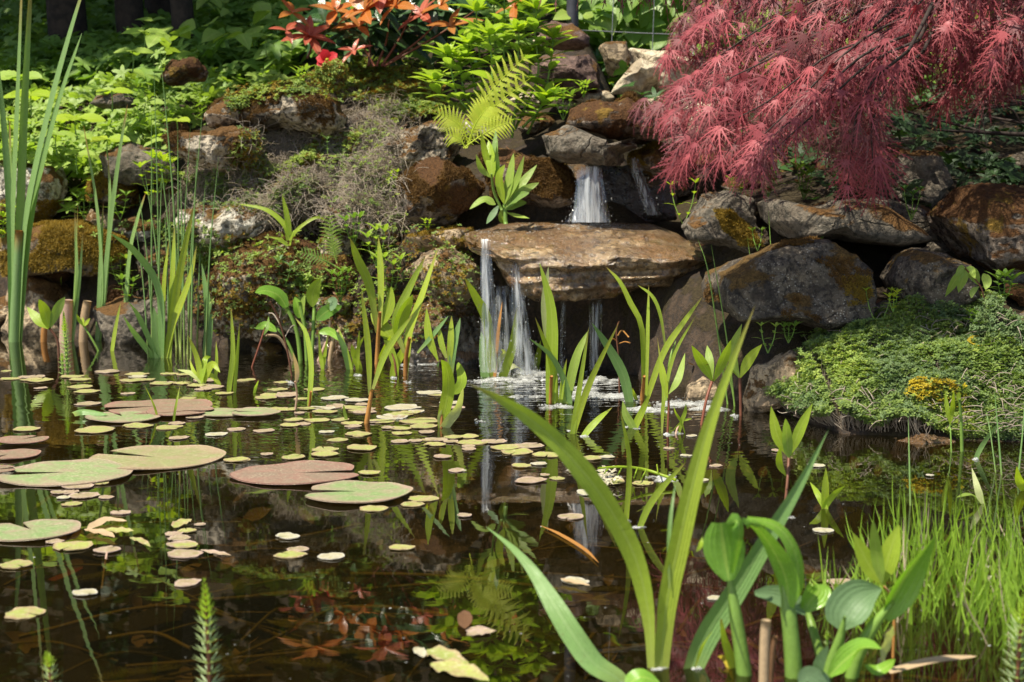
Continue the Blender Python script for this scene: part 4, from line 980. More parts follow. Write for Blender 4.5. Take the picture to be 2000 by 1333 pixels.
emergent('bog_sprout', 'tiny pinkish-stemmed sprout at the far right of the foam', 'water plant', (1321,848), [stemb([(1320,848),(1324,835),(1331,824)], 4, 'pink'), leafb([(1331,826),(1320,808),(1315,793)], 8, 'lime', shape='lance'), leafb([(1331,826),(1338,805),(1340,788)], 10, 'lime', shape='lance'), leafb([(1331,824),(1342,820),(1352,818)], 6, 'lime', shape='lance')], G2)
emergent('water_leaf', 'narrow upright leaf beside the fallen yellow flower stalk', 'water plant', (1223,1016), [leafb([(1223,1018),(1229,900),(1211,799)], 13, 'blade', yaw=.1)], G1)
emergent('water_leaf', 'spotted blade leaning right from a white foam ring', 'water plant', (1250,1030), [leafb([(1250,1030),(1270,985),(1300,945),(1340,903)], 17, 'blade', yaw=.1)], G1)
emergent('water_plant', 'red-stemmed plant with bright pointed leaves before the tan veined rock', 'water plant', (1372,830), [stemb([(1370,832),(1380,780),(1392,742)], 6, 'redstem'), leafb([(1392,745),(1372,710),(1351,675)], 26, 'lime', shape='lance'), leafb([(1394,745),(1412,705),(1428,664)], 26, 'lime', shape='lance'), leafb([(1391,745),(1386,705),(1381,675)], 20, 'bright', shape='lance')], G2)
emergent('water_plant', 'second red-stemmed plant with spread leaves, just right of the first', 'water plant', (1447,812), [stemb([(1447,812),(1446,770),(1445,735)], 6, 'redstem'), leafb([(1444,738),(1430,690),(1449,633)], 24, 'bright', shape='lance'), leafb([(1446,738),(1462,705),(1488,673)], 26, 'lime', shape='lance'), leafb([(1443,738),(1432,715),(1425,690)], 16, 'lime', shape='lance')], G2)
emergent('water_sprout', 'two-leaved sprout touching the tan veined rock', 'water plant', (1502,800), [leafb([(1502,796),(1488,760),(1466,729)], 19, 'lime', shape='lance'), leafb([(1503,798),(1508,770),(1507,742)], 10, 'bright', shape='lance')], G2)
emergent('bog_plant', 'bog plant with three long upright leaves in front of the thyme', 'bog plant', (1533,1010), [stemb([(1531,1012),(1538,940),(1541,888)], 6, 'redstem'), leafb([(1540,892),(1518,850),(1506,794)], 25, 'lime', shape='lance'), leafb([(1542,892),(1560,845),(1587,788)], 24, 'lime', shape='lance'), leafb([(1541,895),(1537,855),(1534,818)], 22, 'bright', shape='ov'), leafb([(1535,930),(1522,905),(1524,870)], 14, 'lime', shape='lance')], G2)
emergent('bog_sprout', 'small three-leaved sprout just above the water before the thyme', 'bog plant', (1611,994), [leafb([(1611,992),(1597,965),(1582,942)], 15, 'lime', shape='lance'), leafb([(1611,992),(1612,950),(1613,914)], 18, 'lime', shape='lance'), leafb([(1611,992),(1630,965),(1651,949)], 14, 'lime', shape='lance')], G2)
emergent('bog_sprout', 'bent pale two-leaved sprout reflected near the right edge', 'bog plant', (1916,984), [leafb([(1916,982),(1908,950),(1898,914)], 15, 'pale', shape='lance'), leafb([(1914,982),(1895,966),(1868,972)], 18, 'bright', shape='ov', hint=(0,-.3,1))], G2)
emergent('bud_stem', 'tall single stem with a closed leaf in front of the yellow moss', 'bog plant', (1879,882), [stemb([(1879,884),(1877,820),(1874,780)], [8,7,5], 'stem'), leafb([(1856,830),(1850,800),(1846,765)], 12, 'lime', shape='lance'), leafb([(1856,830),(1860,800),(1863,762)], 10, 'lime', shape='lance'), stemb([(1857,850),(1856,836),(1856,826)], 3, 'stem'), leafb([(1875,790),(1872,775),(1874,765)], 10, 'lime', shape='lance')], G2)
emergent('water_leaf', 'dark blade leaning right at the waterline under the thyme', 'water plant', (1906,896), [leafb([(1906,896),(1922,865),(1950,826)], 12, 'bluegr')], G1)
emergent('bog_sprout', 'half leaf cut off by the right edge of the view', 'bog plant', (2005,960), [leafb([(2005,958),(1992,940),(1986,911)], 22, 'lime', shape='lance')], G2)
emergent('bog_plant', 'bog plant with three broad lime leaves in front of the grass tuft', 'bog plant', (1742,1285), [stemb([(1744,1290),(1745,1180),(1722,1140)], [6,6,5], 'sheath'), leafb([(1722,1142),(1695,1100),(1666,1042)], 36, 'lime', shape='lance', yaw=0), leafb([(1722,1142),(1712,1080),(1705,1016)], 26, 'bright', shape='ov'), leafb([(1722,1146),(1735,1090),(1756,1025)], 42, 'lime', shape='lance', yaw=-.1)], G2)
emergent('bog_sprout', 'tiny sprout behind the arching broad leaf', 'bog plant', (1590,1150), [leafb([(1590,1150),(1592,1135),(1602,1125)], 10, 'lime', shape='lance'), leafb([(1590,1150),(1582,1140),(1584,1130)], 7, 'bright', shape='lance')], G2)
# left shore bog plants
emergent('bog_plant', 'bog plant with three lime leaves in front of the pale cut stem', 'bog plant', (115,702), [stemb([(115,702),(112,665),(96,641)], 5, 'redstem'), leafb([(96,643),(75,625),(53,600)], 20, 'lime', shape='lance'), leafb([(96,643),(88,610),(76,585)], 22, 'lime', shape='ov'), leafb([(97,643),(112,605),(127,580)], 20, 'bright', shape='lance')], G2)
emergent('bog_plant', 'bog plant with two lime leaves against the dark gap under the mossy rock', 'bog plant', (92,650), [stemb([(92,655),(93,610),(93,575)], 5, 'stem'), leafb([(93,576),(85,555),(72,532)], 24, 'lime', shape='ov'), leafb([(94,576),(102,560),(110,545)], 12, 'lime', shape='lance'), leafb([(93,578),(70,570),(42,577)], 12, 'bright', shape='lance'), leafb([(117,585),(118,560),(120,540)], 8, 'blade')], G2)
emergent('bog_sprout', 'small sprout on a bent stem beside the tan cut stem', 'bog plant', (193,686), [stemb([(193,688),(178,660),(163,636)], 4, 'stem'), leafb([(163,638),(155,625),(150,614)], 9, 'lime', shape='lance'), leafb([(163,638),(163,628),(160,620)], 7, 'lime', shape='lance'), leafb([(163,638),(170,630),(176,622)], 9, 'lime', shape='lance')], G2)
emergent('water_leaf', 'single upright leaf left of the iris clump', 'water plant', (219,686), [leafb([(219,686),(226,640),(236,590)], 12, 'blade')], G1)
emergent('water_plant', 'twin narrow blades right of the bent leaf shoot', 'water plant', (452,768), [leafb([(448,754),(455,690),(451,596)], 13), leafb([(458,764),(463,700),(468,630)], 9)], G1)
emergent('water_plant', 'bent leaf shoot with one white-backed leaf', 'water plant', (390,752), [leafb([(392,742),(385,700),(367,654)], 15), leafb([(405,730),(425,745),(434,772)], 12), leafb([(390,742),(370,728),(346,722)], 20, 'pale', shape='lance', hint=(0,-.4,1)), leafb([(400,735),(415,712),(430,728)], 20, 'lime', shape='ov'), leafb([(398,715),(402,700),(412,697)], 14, 'lime', shape='ov'), leafb([(390,745),(378,725),(370,702)], 12), leafb([(421,740),(423,705),(422,665)], 9)], G1)
emergent('bog_plant', 'clump of folded glossy leaves on many stems at the shore', 'bog plant', (590,705), [
  stemb([(588,720),(580,650),(560,600)], [9,9,7]), stemb([(600,720),(595,640),(585,590)], [8,8,6]), stemb([(608,715),(612,640),(614,600)], [8,8,7]), stemb([(575,700),(560,665),(540,640)], [7,6,5]), stemb([(620,710),(640,660),(645,625)], [7,6,5], 'pink'), stemb([(570,700),(545,660),(520,655)], [8,6,5], 'tan'),
  leafb([(562,605),(545,578),(520,568),(498,572)], 30, 'gloss', shape='ov', hint=(.2,-.9,.8), dy=-.05), leafb([(610,600),(612,570),(626,544)], 26, 'lime', shape='ov'), leafb([(618,626),(640,608),(668,598)], 26, 'gloss', shape='ov'), leafb([(584,622),(582,600),(576,580)], 22, 'gloss', shape='ov'),
  leafb([(540,648),(520,636),(498,642)], 18, 'gloss', shape='ov'), leafb([(622,650),(645,648),(668,668)], 16, 'gloss', shape='ov'), leafb([(646,608),(652,590),(640,585)], 18, 'grey', shape='ov'), leafb([(590,630),(590,600),(596,575)], 16, 'bright', shape='lance')])
emergent('water_leaf', 'long upright blade in front of the clump of folded leaves', 'water plant', (605,794), [leafb([(604,792),(608,715),(598,652),(577,622)], 14, 'blade'), stemb([(604,796),(606,780),(607,765)], 5, 'sheath')], G1)
emergent('water_leaf', 'withered pinkish leaf standing on a thin pink stalk', 'water plant', (577,801), [stemb([(577,801),(580,770),(576,745)], 4, 'pink'), leafb([(577,755),(580,725),(572,688)], 13, 'pink', shape='lance')], G1)
emergent('seed_stalk', 'dark twiggy stalk with dry seeds before the folded leaves', 'stalk', (570,735), [stemb([(570,736),(560,680),(545,625),(528,590)], 4, 'redstem'), stemb([(550,640),(535,615),(525,612)], 2.5, 'straw'), stemb([(545,628),(548,605),(540,592)], 2.5, 'straw'), stemb([(556,660),(568,640),(575,636)], 2.5, 'straw')])
emergent('water_leaf', 'dark-stemmed narrow leaf left of the folded-leaf clump', 'water plant', (492,718), [stemb([(492,719),(505,680),(518,640)], 4, 'redstem'), leafb([(515,655),(522,640),(525,618)], 9, 'mid', shape='lance')], G1)
emergent('water_plant', 'low pale blades at the shore right of the folded-leaf clump', 'water plant', (680,722), [leafb([(682,720),(672,680),(655,645)], 19, 'bluegr'), leafb([(685,715),(675,680),(658,632)], 9), leafb([(698,718),(700,680),(702,645)], 9, 'lime'), leafb([(692,700),(702,675),(712,655)], 8), leafb([(629,712),(626,690),(622,642)], 15, 'lime', shape='lance'), leafb([(632,712),(636,685),(640,655)], 12, 'lime', shape='lance'), leafb([(700,715),(690,690),(687,672)], 18, 'lime', shape='ov')], G1)
emergent('water_sprout', 'small pointed leaf tip rising left of the green-pink pad', 'water plant', (497,768), [leafb([(497,768),(500,755),(505,743)], 8, 'bright')], G1)
emergent('water_sprout', 'thin leaf tip poking up through the first brown pad', 'water plant', (307,816), [leafb([(308,818),(300,790),(282,752)], 6, 'blade')], G1)
emergent('water_sprout', 'orange-tipped leaf poking up beside the first brown pad', 'water plant', (339,823), [leafb([(339,824),(344,790),(352,752)], 6, 'blade')], G1)
emergent('water_sprout', 'small leaf tip among the row of yellow-green pads', 'water plant', (677,822), [leafb([(677,824),(673,805),(671,790)], 8, 'bright')], G1)
emergent('water_sprout', 'short leaf pair right beside the waterfall splash', 'water plant', (1050,715), [leafb([(1048,715),(1052,690),(1056,665)], 15, 'lime', shape='lance'), leafb([(845,735),(852,720),(858,707)], 9, 'bluegr')], G1)
emergent('water_sprout', 'round yellowish leaf floating up at the waterfall foot', 'water plant', (1005,728), [leafb([(990,722),(1008,715),(1022,728)], 22, 'pale', shape='ov', hint=(0,-.5,1))], G1)
# ============================================================ foreground plants
emergent('water_plant', 'largest foreground plant with long arching strap leaves rising from a foam ring', 'water plant', (1288, 1306), [
  leafb([(1272,1304),(1266,1200),(1240,1090),(1185,985),(1120,900),(1050,830),(980,782),(911,748)], 50, 'blade', w2=[14,15,23,38,44,41,43,36,27,12,0], n=34, cols=7, hint=(-.35,-.85,.45), twist=[.2,.3,.2,0,-.5,.25,.3], fold=.22, dy=-.10),
  leafb([(1292,1304),(1303,1180),(1325,1070),(1350,960),(1382,840),(1425,720),(1476,594)], 44, 'blade', w2=[22,27,34,42,44,43,38,30,20,12,0], n=34, cols=7, hint=(.25,-.95,.1), fold=.22, dy=.06),
  leafb([(1307,1150),(1306,1067),(1311,1000),(1319,944)], 10, 'bluegr'),
  leafb([(1282,1306),(1288,1240),(1300,1150),(1312,1060)], 24, 'blade', w2=[20,22,18,12,6], y0=.012, dy=.02)], G1)
emergent('water_plant', 'wavy blue-green leaf lying half under water left of the largest plant', 'water plant', (1212, 1334), [
  leafb([(1215,1334),(1160,1296),(1118,1240),(1078,1175),(1040,1115),(1000,1070),(948,1028)], 46, 'bluegr', w2=[14,30,40,46,46,40,28,18,10,0], n=30, cols=7, hint=(-.3,-.75,.6), wave=.10, fold=.14, dy=.14, y0=.0)], G1)
emergent('water_plant', 'broad grey-green sword leaf crossing behind the folded broad leaves', 'water plant', (1356, 1306), [
  leafb([(1354,1306),(1385,1235),(1440,1150),(1500,1050),(1560,950),(1619,838)], 50, 'bluegr', w2=[12,34,46,50,48,44,38,28,16,0], n=30, cols=7, hint=(.5,-.8,.35), twist=[.5,.2,0,-.1], fold=.3, dy=.10),
  leafb([(1358,1304),(1372,1262),(1392,1232)], 12, 'blade', y0=-.02)], G1)
# broad-leaved clump, lower right: separate thick stems rise from below the frame
emergent('broad_leaved_plant', 'clump of thick-stemmed broad glossy leaves filling the lower right foreground', 'bog plant', (1545, 1400), [
  stemb([(1462,1400),(1452,1300),(1437,1200),(1422,1105)], [36,32,27,8], 'stem', y0=.008),
  leafb([(1424,1135),(1418,1100),(1412,1060),(1408,1022)], 78, 'gloss', w2=[20,52,74,84,80,62,36], cols=9, n=20, yaw=-.2, cup=-.35, fold=.1, dy=-.01),
  leafb([(1431,1120),(1441,1075),(1446,1040),(1440,1018),(1422,1026)], 44, 'gloss', w2=[14,34,44,46,34,14], cols=7, n=18, yaw=.9, cup=-.3, y0=-.012),
  leafb([(1372,1050),(1368,1066),(1360,1078)], 9, 'lime', shape='lance', y0=-.01),
  stemb([(1552,1400),(1550,1300),(1541,1200),(1530,1120)], [38,36,32,10], 'stem'),
  leafb([(1538,1185),(1535,1135),(1512,1080),(1480,1035),(1449,1014)], 64, 'gloss', w2=[28,52,62,60,50,40,24,6], cols=9, n=24, hint=(-.7,-.55,.5), cup=-.25, fold=.1, dy=-.04),
  leafb([(1546,1185),(1560,1130),(1552,1075),(1520,1030),(1460,1011)], 46, 'gloss', w2=[18,40,46,42,34,22,6], cols=7, n=24, hint=(.5,-.7,.55), cup=-.3, y0=.012, dy=-.02),
  stemb([(1612,1320),(1600,1270),(1585,1220),(1574,1180)], [22,20,18,6], 'mid', y0=.03),
  leafb([(1575,1195),(1545,1178),(1510,1165),(1474,1160)], 44, 'grey', w2=[20,42,50,48,34,12], cols=7, n=16, hint=(0,-.75,.7), cup=.3, y0=.03, dy=-.01),
  leafb([(1570,1192),(1585,1172),(1600,1155),(1598,1142)], 56, 'gloss', w2=[18,44,56,48,16], cols=7, n=14, hint=(.3,-.8,.5), cup=.25, y0=.03),
  stemb([(1610,1345),(1625,1290),(1640,1250),(1650,1205)], [24,22,20,6], 'stem'),
  leafb([(1643,1230),(1650,1200),(1680,1165),(1721,1150)], 86, 'grey', w2=[16,60,82,86,72,40,4], cols=9, n=20, hint=(-.35,-.9,.35), cup=.3, dy=.02),
  stemb([(1655,1360),(1672,1290),(1705,1225),(1745,1175)], [30,28,26,8], 'stem'),
  leafb([(1728,1210),(1752,1160),(1785,1105),(1827,1046)], 62, 'gloss', w2=[22,46,62,64,58,44,24,2], cols=9, n=22, hint=(.35,-.9,.1), cup=.45, fold=.25, dy=-.03),
  leafb([(1620,1320),(1650,1290),(1685,1265),(1720,1268)], 44, 'gloss', w2=[10,34,46,46,30,4], cols=7, n=16, hint=(.2,-.65,.8), cup=.3, y0=-.02),
  leafb([(1605,1345),(1598,1310),(1606,1285),(1618,1262)], 26, 'grey', shape='ov', y0=-.03), leafb([(1618,1345),(1600,1325),(1575,1318),(1560,1335)], 34, 'grey', shape='round', y0=-.04),
  leafb([(1690,1300),(1712,1310),(1735,1300),(1748,1288)], 26, 'gloss', shape='ov', hint=(0,-.6,.8), y0=-.02),
  stemb([(1716,1360),(1720,1320),(1722,1290)], [18,18,16], 'tan'), leafb([(1722,1300),(1728,1270),(1738,1240),(1745,1222)], 20, 'pale', shape='lance', wave=.15),
  leafb([(1448,1345),(1432,1300),(1415,1250),(1408,1210)], 22, 'blade', w2=[18,22,20,12,4], y0=.03), leafb([(1432,1330),(1418,1290),(1402,1282)], 13, 'ymoss', shape='lance', y0=.02),
  leafb([(1220,1345),(1250,1322),(1290,1335)], 44, 'gloss', shape='ov', hint=(0,-.5,1), y0=-.03)], Y=1.50, water=False)

# grass tuft, lower right
mb = MB()
for i in range(480):
    px, py = U(1600, 2030), 0
    lo = 1250 + 30 * math.sin(px * .02); py = U(1075, lo) if px > 1690 else U(1150, 1240)
    if rng.uniform() > .30 + .7 * (px > 1690): continue
    b_ = wat(px, py); h = U(.035, .115) * (1.1 if px > 1750 else .8); ln = rng.normal(size=2) * .018
    tip = b_ + np.array([ln[0], ln[1], h])
    ribbon(mb, [b_ - (0, 0, .03), b_, (b_ + tip) / 2 + np.array([ln[0] * .3 + rng.normal() * .004, 0, .006]), tip], U(.0013, .0027), 'grass', n=8, cols=3, hint=(U(-.5, .5), -1, .1), fold=.3, mi=0 if rng.uniform() < .9 else 1)
o = mb.build('grass', [M['grass'], M['strawl']], origin=wat(1820, 1180)); tag(o, 'tuft of fine bright green grass growing in the shallow water', 'grass', kind='stuff')
mb = MB()
b1, b2 = wat(1735, 1312, .006), wat(1908, 1282, .012)
ribbon(mb, [b1, (b1 + b2) / 2 + (0, 0, .004), b2], .011, 'cat', hint=(0, -.3, 1), n=14)
tag(mb.build('dead_reed', M['tan']), 'flat dead reed floating in front of the grass tuft', 'reed')

# ============================================================ floating pads
def pad(cx, cy, w, notch, mat, name, label=None, group=None, nw=.22, asp=1.0, rot=0.0, wav=.012, curl=0.0, z=.004, lobes=0.0, cat='lily pad', px=None, rim=0.0):
    c = wat(cx, cy); R_ = w / 2 * math.hypot(c[1], CH) / FPX
    nr, nt_ = 9, 44
    a0 = math.radians(notch) + nw / 2; a1 = math.radians(notch) + 2 * math.pi - nw / 2
    if nw == 0: a0, a1 = 0, 2 * math.pi
    th = np.linspace(a0, a1, nt_); rr = np.array([0, .12, .3, .48, .65, .8, .91, .975, 1.0]); ph = U(0, 6); ph2 = U(0, 6)
    edge = 1 + .035 * np.sin(3 * th + ph) + .02 * np.sin(7 * th + ph2) + lobes * vnoise(np.stack([np.cos(th) * 3.2 + ph, np.sin(th) * 3.2, 0 * th + ph2], 1), 5)
    if nw: edge *= 1 - .10 * np.exp(-((th - a0) / .16)**2) - .10 * np.exp(-((th - a1) / .16)**2)
    TT, RR = np.meshgrid(th, rr); X = RR * edge * np.cos(TT) * R_; Y_ = RR * edge * np.sin(TT) * R_ * asp
    cr, sr = math.cos(rot), math.sin(rot); X, Y_ = X * cr - Y_ * sr, X * sr + Y_ * cr
    Z = wav * R_ * RR**2 * np.sin(3 * TT + ph) + wav * .5 * R_ * RR * np.sin(7 * TT + ph2) + rim * R_ * np.clip(RR - .85, 0, 1) * 4
    if curl: Z = Z + curl * R_ * np.clip(RR - .8, 0, 1)**1.2 * 5 * np.clip(np.sin(TT * 1.0 + ph2) - .35, 0, 1)
    Z = np.maximum(Z, -.0025) + z
    V = np.stack([X.ravel(), Y_.ravel(), Z.ravel()], 1) + (c[0], c[1], 0); gth = (TT.ravel() % (2 * math.pi)) / (2 * math.pi)
    r = U(0, 1)
    A = np.stack([np.full(V.shape[0], r), gth, RR.ravel()**2, np.ones(V.shape[0])], 1)
    mb = MB(); mb.add(V, gridF(nr, nt_), A)
    V2 = V.copy(); V2[:, 2] -= .0009 if w < 90 else .0014; mb.add(V2, gridF(nr, nt_)[:, ::-1], A)
    e0 = (nr - 1) * nt_; i = np.arange(nt_ - 1); n0 = nr * nt_
    ring = np.stack([e0 + i, e0 + i + n0, e0 + i + 1 + n0, e0 + i + 1], 1)
    mb.F.append((ring, 0))
    o = mb.build(name, M[mat]); tag(o, label, cat, group, px=px); return o
M['padvein'] = M['padg']
for args in [
 (308, 797, 214, 200, 'padp', 'upper pinkish-brown lily pad behind the small yellow pads', 1.0, 0), (352, 808, 130, 350, 'padp', 'pinkish-brown lily pad overlapping the upper one', 1.0, .003),
 (240, 818, 145, 120, 'padg', 'green lily pad with a rolled-up left edge below the upper brown pad', 1.0, .001), (500, 811, 96, 180, 'padg', 'green lily pad with a pink rim, right of the brown pads', 1.0, .004), (440, 808, 110, 30, 'padg', 'dull green lily pad between the brown pads and the pink-rimmed one', 1.0, 0),
 (303, 897, 262, 158, 'pado', 'large olive lily pad with its notch to the upper left', 1.0, 0), (128, 928, 262, 190, 'padg', 'largest bright green lily pad, at the left', 1.0, .001), (18, 891, 118, 250, 'padp', 'pinkish lily pad touching the left edge above the largest green one', 1.0, 0),
 (42, 866, 100, 60, 'padp', 'curled green and pink lily pad uppermost at the left edge', 1.0, .004), (-12, 928, 86, 30, 'padp', 'dark red-brown lily pad cut by the left edge', 1.0, .006),
 (582, 928, 250, 12, 'padp', 'large reddish lily pad in the middle of the pond', 1.0, 0), (697, 968, 208, 176, 'padg', 'green lily pad with a sharp left notch touching the reddish one', 1.0, .003),
 (62, 1040, 188, 128, 'padg', 'pale green heart-shaped lily pad nearest the lower left corner', 1.0, 0)]:
    cx, cy, w, no, mt, lb, asp, dz = args
    pad(cx, cy, w, no, mt, 'lily_pad', lb, 'large lily pads', nw=.30, z=.004 + dz, curl=.10 if 'curled' in lb or 'rolled' in lb or 'pink rim' in lb else .055, px=None)
c = wat(172, 816); mb = MB(); ribbon(mb, [wat(142, 817) + (0, 0, .012), wat(165, 815) + (0, 0, .016), wat(212, 818) + (0, 0, .010)], .026, 'cat', hint=(0, -.4, 1), cup=-.5, fold=0)
tag(mb.build('rolled_leaf', M['bluegr']), 'blue-grey rolled leaf tube lying on the green pad below the brown pads', 'leaf')
SP = """12,726,24,y 20,741,40,y 62,743,46,y 140,737,46,y 155,743,44,y 267,732,48,y 261,744,52,y 316,750,48,y 357,750,42,y 330,731,34,y 360,733,34,y 158,757,52,y 170,766,50,y
396,762,34,p 475,745,36,y 172,790,52,p 52,840,54,y 185,842,80,y 269,833,60,y 329,836,60,y 380,817,36,p 345,828,34,p 461,840,40,p 422,850,44,w 349,857,40,p 367,780,34,y 393,783,22,y 462,900,50,y 197,946,32,y
152,952,62,p 115,964,34,p 142,962,26,p 207,973,34,p 236,1003,42,p 391,1027,22,p 519,778,50,y 482,744,38,y 615,762,46,y 654,779,54,w 657,794,50,p 785,797,74,w 575,821,40,y 620,822,50,y 566,832,42,y
590,829,34,p 516,843,42,p 465,840,32,p 665,822,40,y 688,828,46,y 690,834,34,p 730,826,24,p 765,816,64,w 757,837,30,p 782,838,44,y 827,834,62,y 820,824,76,y 634,880,56,y 635,889,54,y 707,877,66,y 573,895,54,y
521,889,26,p 469,900,40,y 781,864,38,p 812,862,30,p 852,860,46,p 850,870,46,y 885,856,38,y 920,866,56,y 864,894,36,p 892,920,38,p 721,926,44,y 700,945,32,p 827,976,58,y 805,987,46,y 729,995,56,y 907,1009,30,p
107,1060,34,p 142,1069,78,y 210,1077,50,p 350,1053,48,p 362,1068,50,y 360,1084,72,p 32,1106,62,y 167,1161,50,w 48,1200,84,y 365,1141,58,p 562,1050,52,w 582,1075,44,p 567,1086,64,y 647,1089,52,w 784,1072,50,y
935,1235,50,p 928,866,56,y 988,876,60,y 1032,872,60,p 1010,884,70,y 1070,890,58,y 1153,897,48,y 1018,912,40,y 1053,908,34,w 1035,941,66,p 1115,1011,52,p 1194,943,60,y 1255,946,44,y 1156,964,60,w 1186,894,30,w
1306,877,24,p 1351,853,24,w 1340,891,24,w 1398,911,28,p 1373,939,24,w 905,921,14,w 1115,921,20,w 1123,1137,56,w 1516,882,22,p 1594,911,34,w 1608,1038,40,w 1816,931,16,w 1640,1140,50,p 1620,760,1,x 545,800,40,y 600,800,36,y
700,803,40,y 560,770,40,p 590,780,34,y 720,800,30,p 438,770,36,y 500,800,34,p 250,770,30,p 80,760,28,p 1395,1170,30,w 1925,1110,20,w 1930,1130,24,w"""
_q = []
for cx_, cy_, k_ in ((700, 790, 5), (780, 805, 5), (600, 800, 4), (560, 760, 4), (430, 755, 4), (240, 745, 4), (90, 745, 3), (820, 850, 3), (880, 780, 4), (960, 870, 5), (660, 845, 4), (1060, 930, 3), (160, 975, 4), (340, 1040, 3)):
    for _ in range(k_): _q.append(f'{cx_ + rng.normal() * 34:.0f},{cy_ + rng.normal() * 9:.0f},{U(22, 58):.0f},{"yyyppw"[rng.integers(6)]}')
SP += ' ' + ' '.join(_q)
COLN = {'y': ('spy', 'yellow-green'), 'p': ('spp', 'pinkish-tan'), 'w': ('spw', 'whitish')}
for tok in SP.split():
    a = tok.split(',')
    if a[3] == 'x': continue
    cx, cy, w = float(a[0]), float(a[1]), float(a[2])
    mt, cn = COLN[a[3]]
    sz = 'tiny' if w < 32 else ('small' if w < 56 else 'largish')
    pad(cx, cy, w, U(0, 360), mt, 'floating_leaf', f'{sz} {cn} floating leaf', 'little floating pond leaves', nw=.16 if rng.uniform() < .5 else 0, asp=U(.8, 1.0), rot=U(0, 3), lobes=.10, wav=.02, z=.0016 + U(0, .0015), rim=U(0, .03), cat='floating leaf', px=(cx, cy))
for (pts, w, mt, lb) in [
  ([(170,1036),(205,1016),(248,1018)], .020, 'tan', 'long tan floating leaf, rear one of three crossed leaves near the left heart-shaped pad'), ([(165,1034),(200,1040),(224,1050)], .018, 'tan', 'tan floating leaf, front one of three crossed leaves near the left heart-shaped pad'),
  ([(205,1034),(235,1036),(262,1037)], .020, 'spy', 'yellow-green floating leaf, right one of three crossed leaves near the left heart-shaped pad'), ([(254,1050),(275,1056),(293,1068)], .013, 'spy', 'narrow floating leaf slanting beside the pinkish small leaves'),
  ([(340,1031),(355,1020),(374,1014)], .022, 'spy', 'pointed yellow-green floating leaf in dark water below the olive pad'), ([(392,1074),(425,1080),(451,1085)], .012, 'spp', 'narrow pinkish floating leaf right of the small stacked leaves'),
  ([(832,1270),(865,1278),(918,1306)], .030, 'spy', 'pale lance-shaped floating leaf, rear one of the pair at the bottom centre'), ([(842,1296),(890,1306),(955,1330)], .034, 'spy', 'pale lance-shaped floating leaf, front one of the pair at the bottom centre'),
  ([(815,1264),(820,1273),(828,1284)], .014, 'spw', 'tiny pale leaf scrap left of the bottom-centre leaf pair'), ([(912,1240),(940,1234),(970,1232)], .016, 'spp', 'small pinkish leaf scrap in the lower middle of the pond'),
  ([(907,1228),(908,1206),(908,1192)], .018, 'brown', 'small brown bud floating in the lower middle of the pond'), ([(1095,1130),(1120,1136),(1152,1144)], .013, 'tan', 'tan curled leaf floating left of the largest foreground plant')]:
    mb = MB(); q = [wat(a, b_, .005) for a, b_ in pts]
    ribbon(mb, q, w, 'ov', hint=(.05, -.15, 1), fold=.15, wave=.06); tag(mb.build('floating_leaf', M[mt]), lb, 'floating leaf', 'little floating pond leaves')
mb = MB(); q = [wat(209, 1080, .004), wat(204, 1110, -.008), wat(199, 1150, -.03)]
tube(mb, q, .0016, 5); tag(mb.build('leaf_stalk', M['pink']), 'reddish leaf stalk slanting down under a small pad', 'stalk')
# yellow flower stalk afloat
t = thing('flower_stalk', wat(1260, 930)); tag(t, 'fallen yellow flower stalk floating with tattered white blossom', 'flower stalk')
s3 = lambda a, b_, z=.012: wat(a, b_, z)
build_stem(t, [s3(1168, 915, .03), s3(1215, 912, .03), s3(1262, 918, .022), s3(1320, 938, .010)], [.002, .0022, .0028], 'lime')
for a, b_, c_, d_ in ((1190, 913, 1178, 928), (1215, 912, 1205, 932), (1245, 914, 1238, 934), (1262, 918, 1252, 938), (1230, 912, 1232, 896), (1285, 925, 1283, 908)):
    build_stem(t, [s3(a, b_, .026), s3((a + c_) / 2, (b_ + d_) / 2, .022), s3(c_, d_, .010)], .0012, 'lime')
mb = MB()
for k in range(26):
    p = s3(U(1165, 1200), U(918, 946), .008) + rng.normal(size=3) * .003
    ribbon(mb, [p, p + np.append(rng.normal(size=2) * .008, .006), p + np.append(rng.normal(size=2) * .014, .002)], .006, 'lance', hint=(0, -.5, 1), n=6, cols=3)
mb.build('petals', M['spw'], t)

# ============================================================ submerged stems, sunken leaves
mb = MB()
for i in range(85):
    a = wat(U(-50, 2050), U(960, 1400)); an = rng.normal() * .5 + (0 if rng.uniform() < .7 else 1.2); L = U(.12, .5)
    d = np.array([math.cos(an), math.sin(an), 0]); z0 = U(-.09, -.012)
    a[2] = z0; m_ = a + d * L * .5 + np.array([0, U(-.03, .03), U(-.01, .02)]); m_[2] = min(m_[2], -.006); e = a + d * L; e[2] = min(z0 + U(-.05, .02), -.006)
    tube(mb, [a, m_, e], U(.0008, .0035), 5, n=10, cap=False)
for k in range(14):     # feathery underwater shoots
    c = wat(U(0, 1300), U(1120, 1330), -.03); dd = nrm(np.array([rng.normal(), rng.normal() * .5, .1])); 
    for j in range(16):
        q = c + dd * j * .005
        for a in range(7):
            an = a * .9 + j; v = np.array([math.cos(an) * .014, math.sin(an) * .014, .004]); tube(mb, [q, q + v * .6, q + v], .0005, 3, n=3, cap=False, mi=1)
M['sub'] = leafmat('submerged_stem', (.26, .18, .05), (.18, .14, .04), trans=.1, rough=.6); M['subg'] = leafmat('submerged_green', (.30, .28, .05), (.24, .2, .04), trans=.2)
o = mb.build('submerged_stems', [M['sub'], M['subg']], origin=np.array([0, 2, -.1])); tag(o, 'tangle of brown stems and feathery shoots under the water', 'water weed', kind='stuff')
mb = MB(); n = 520
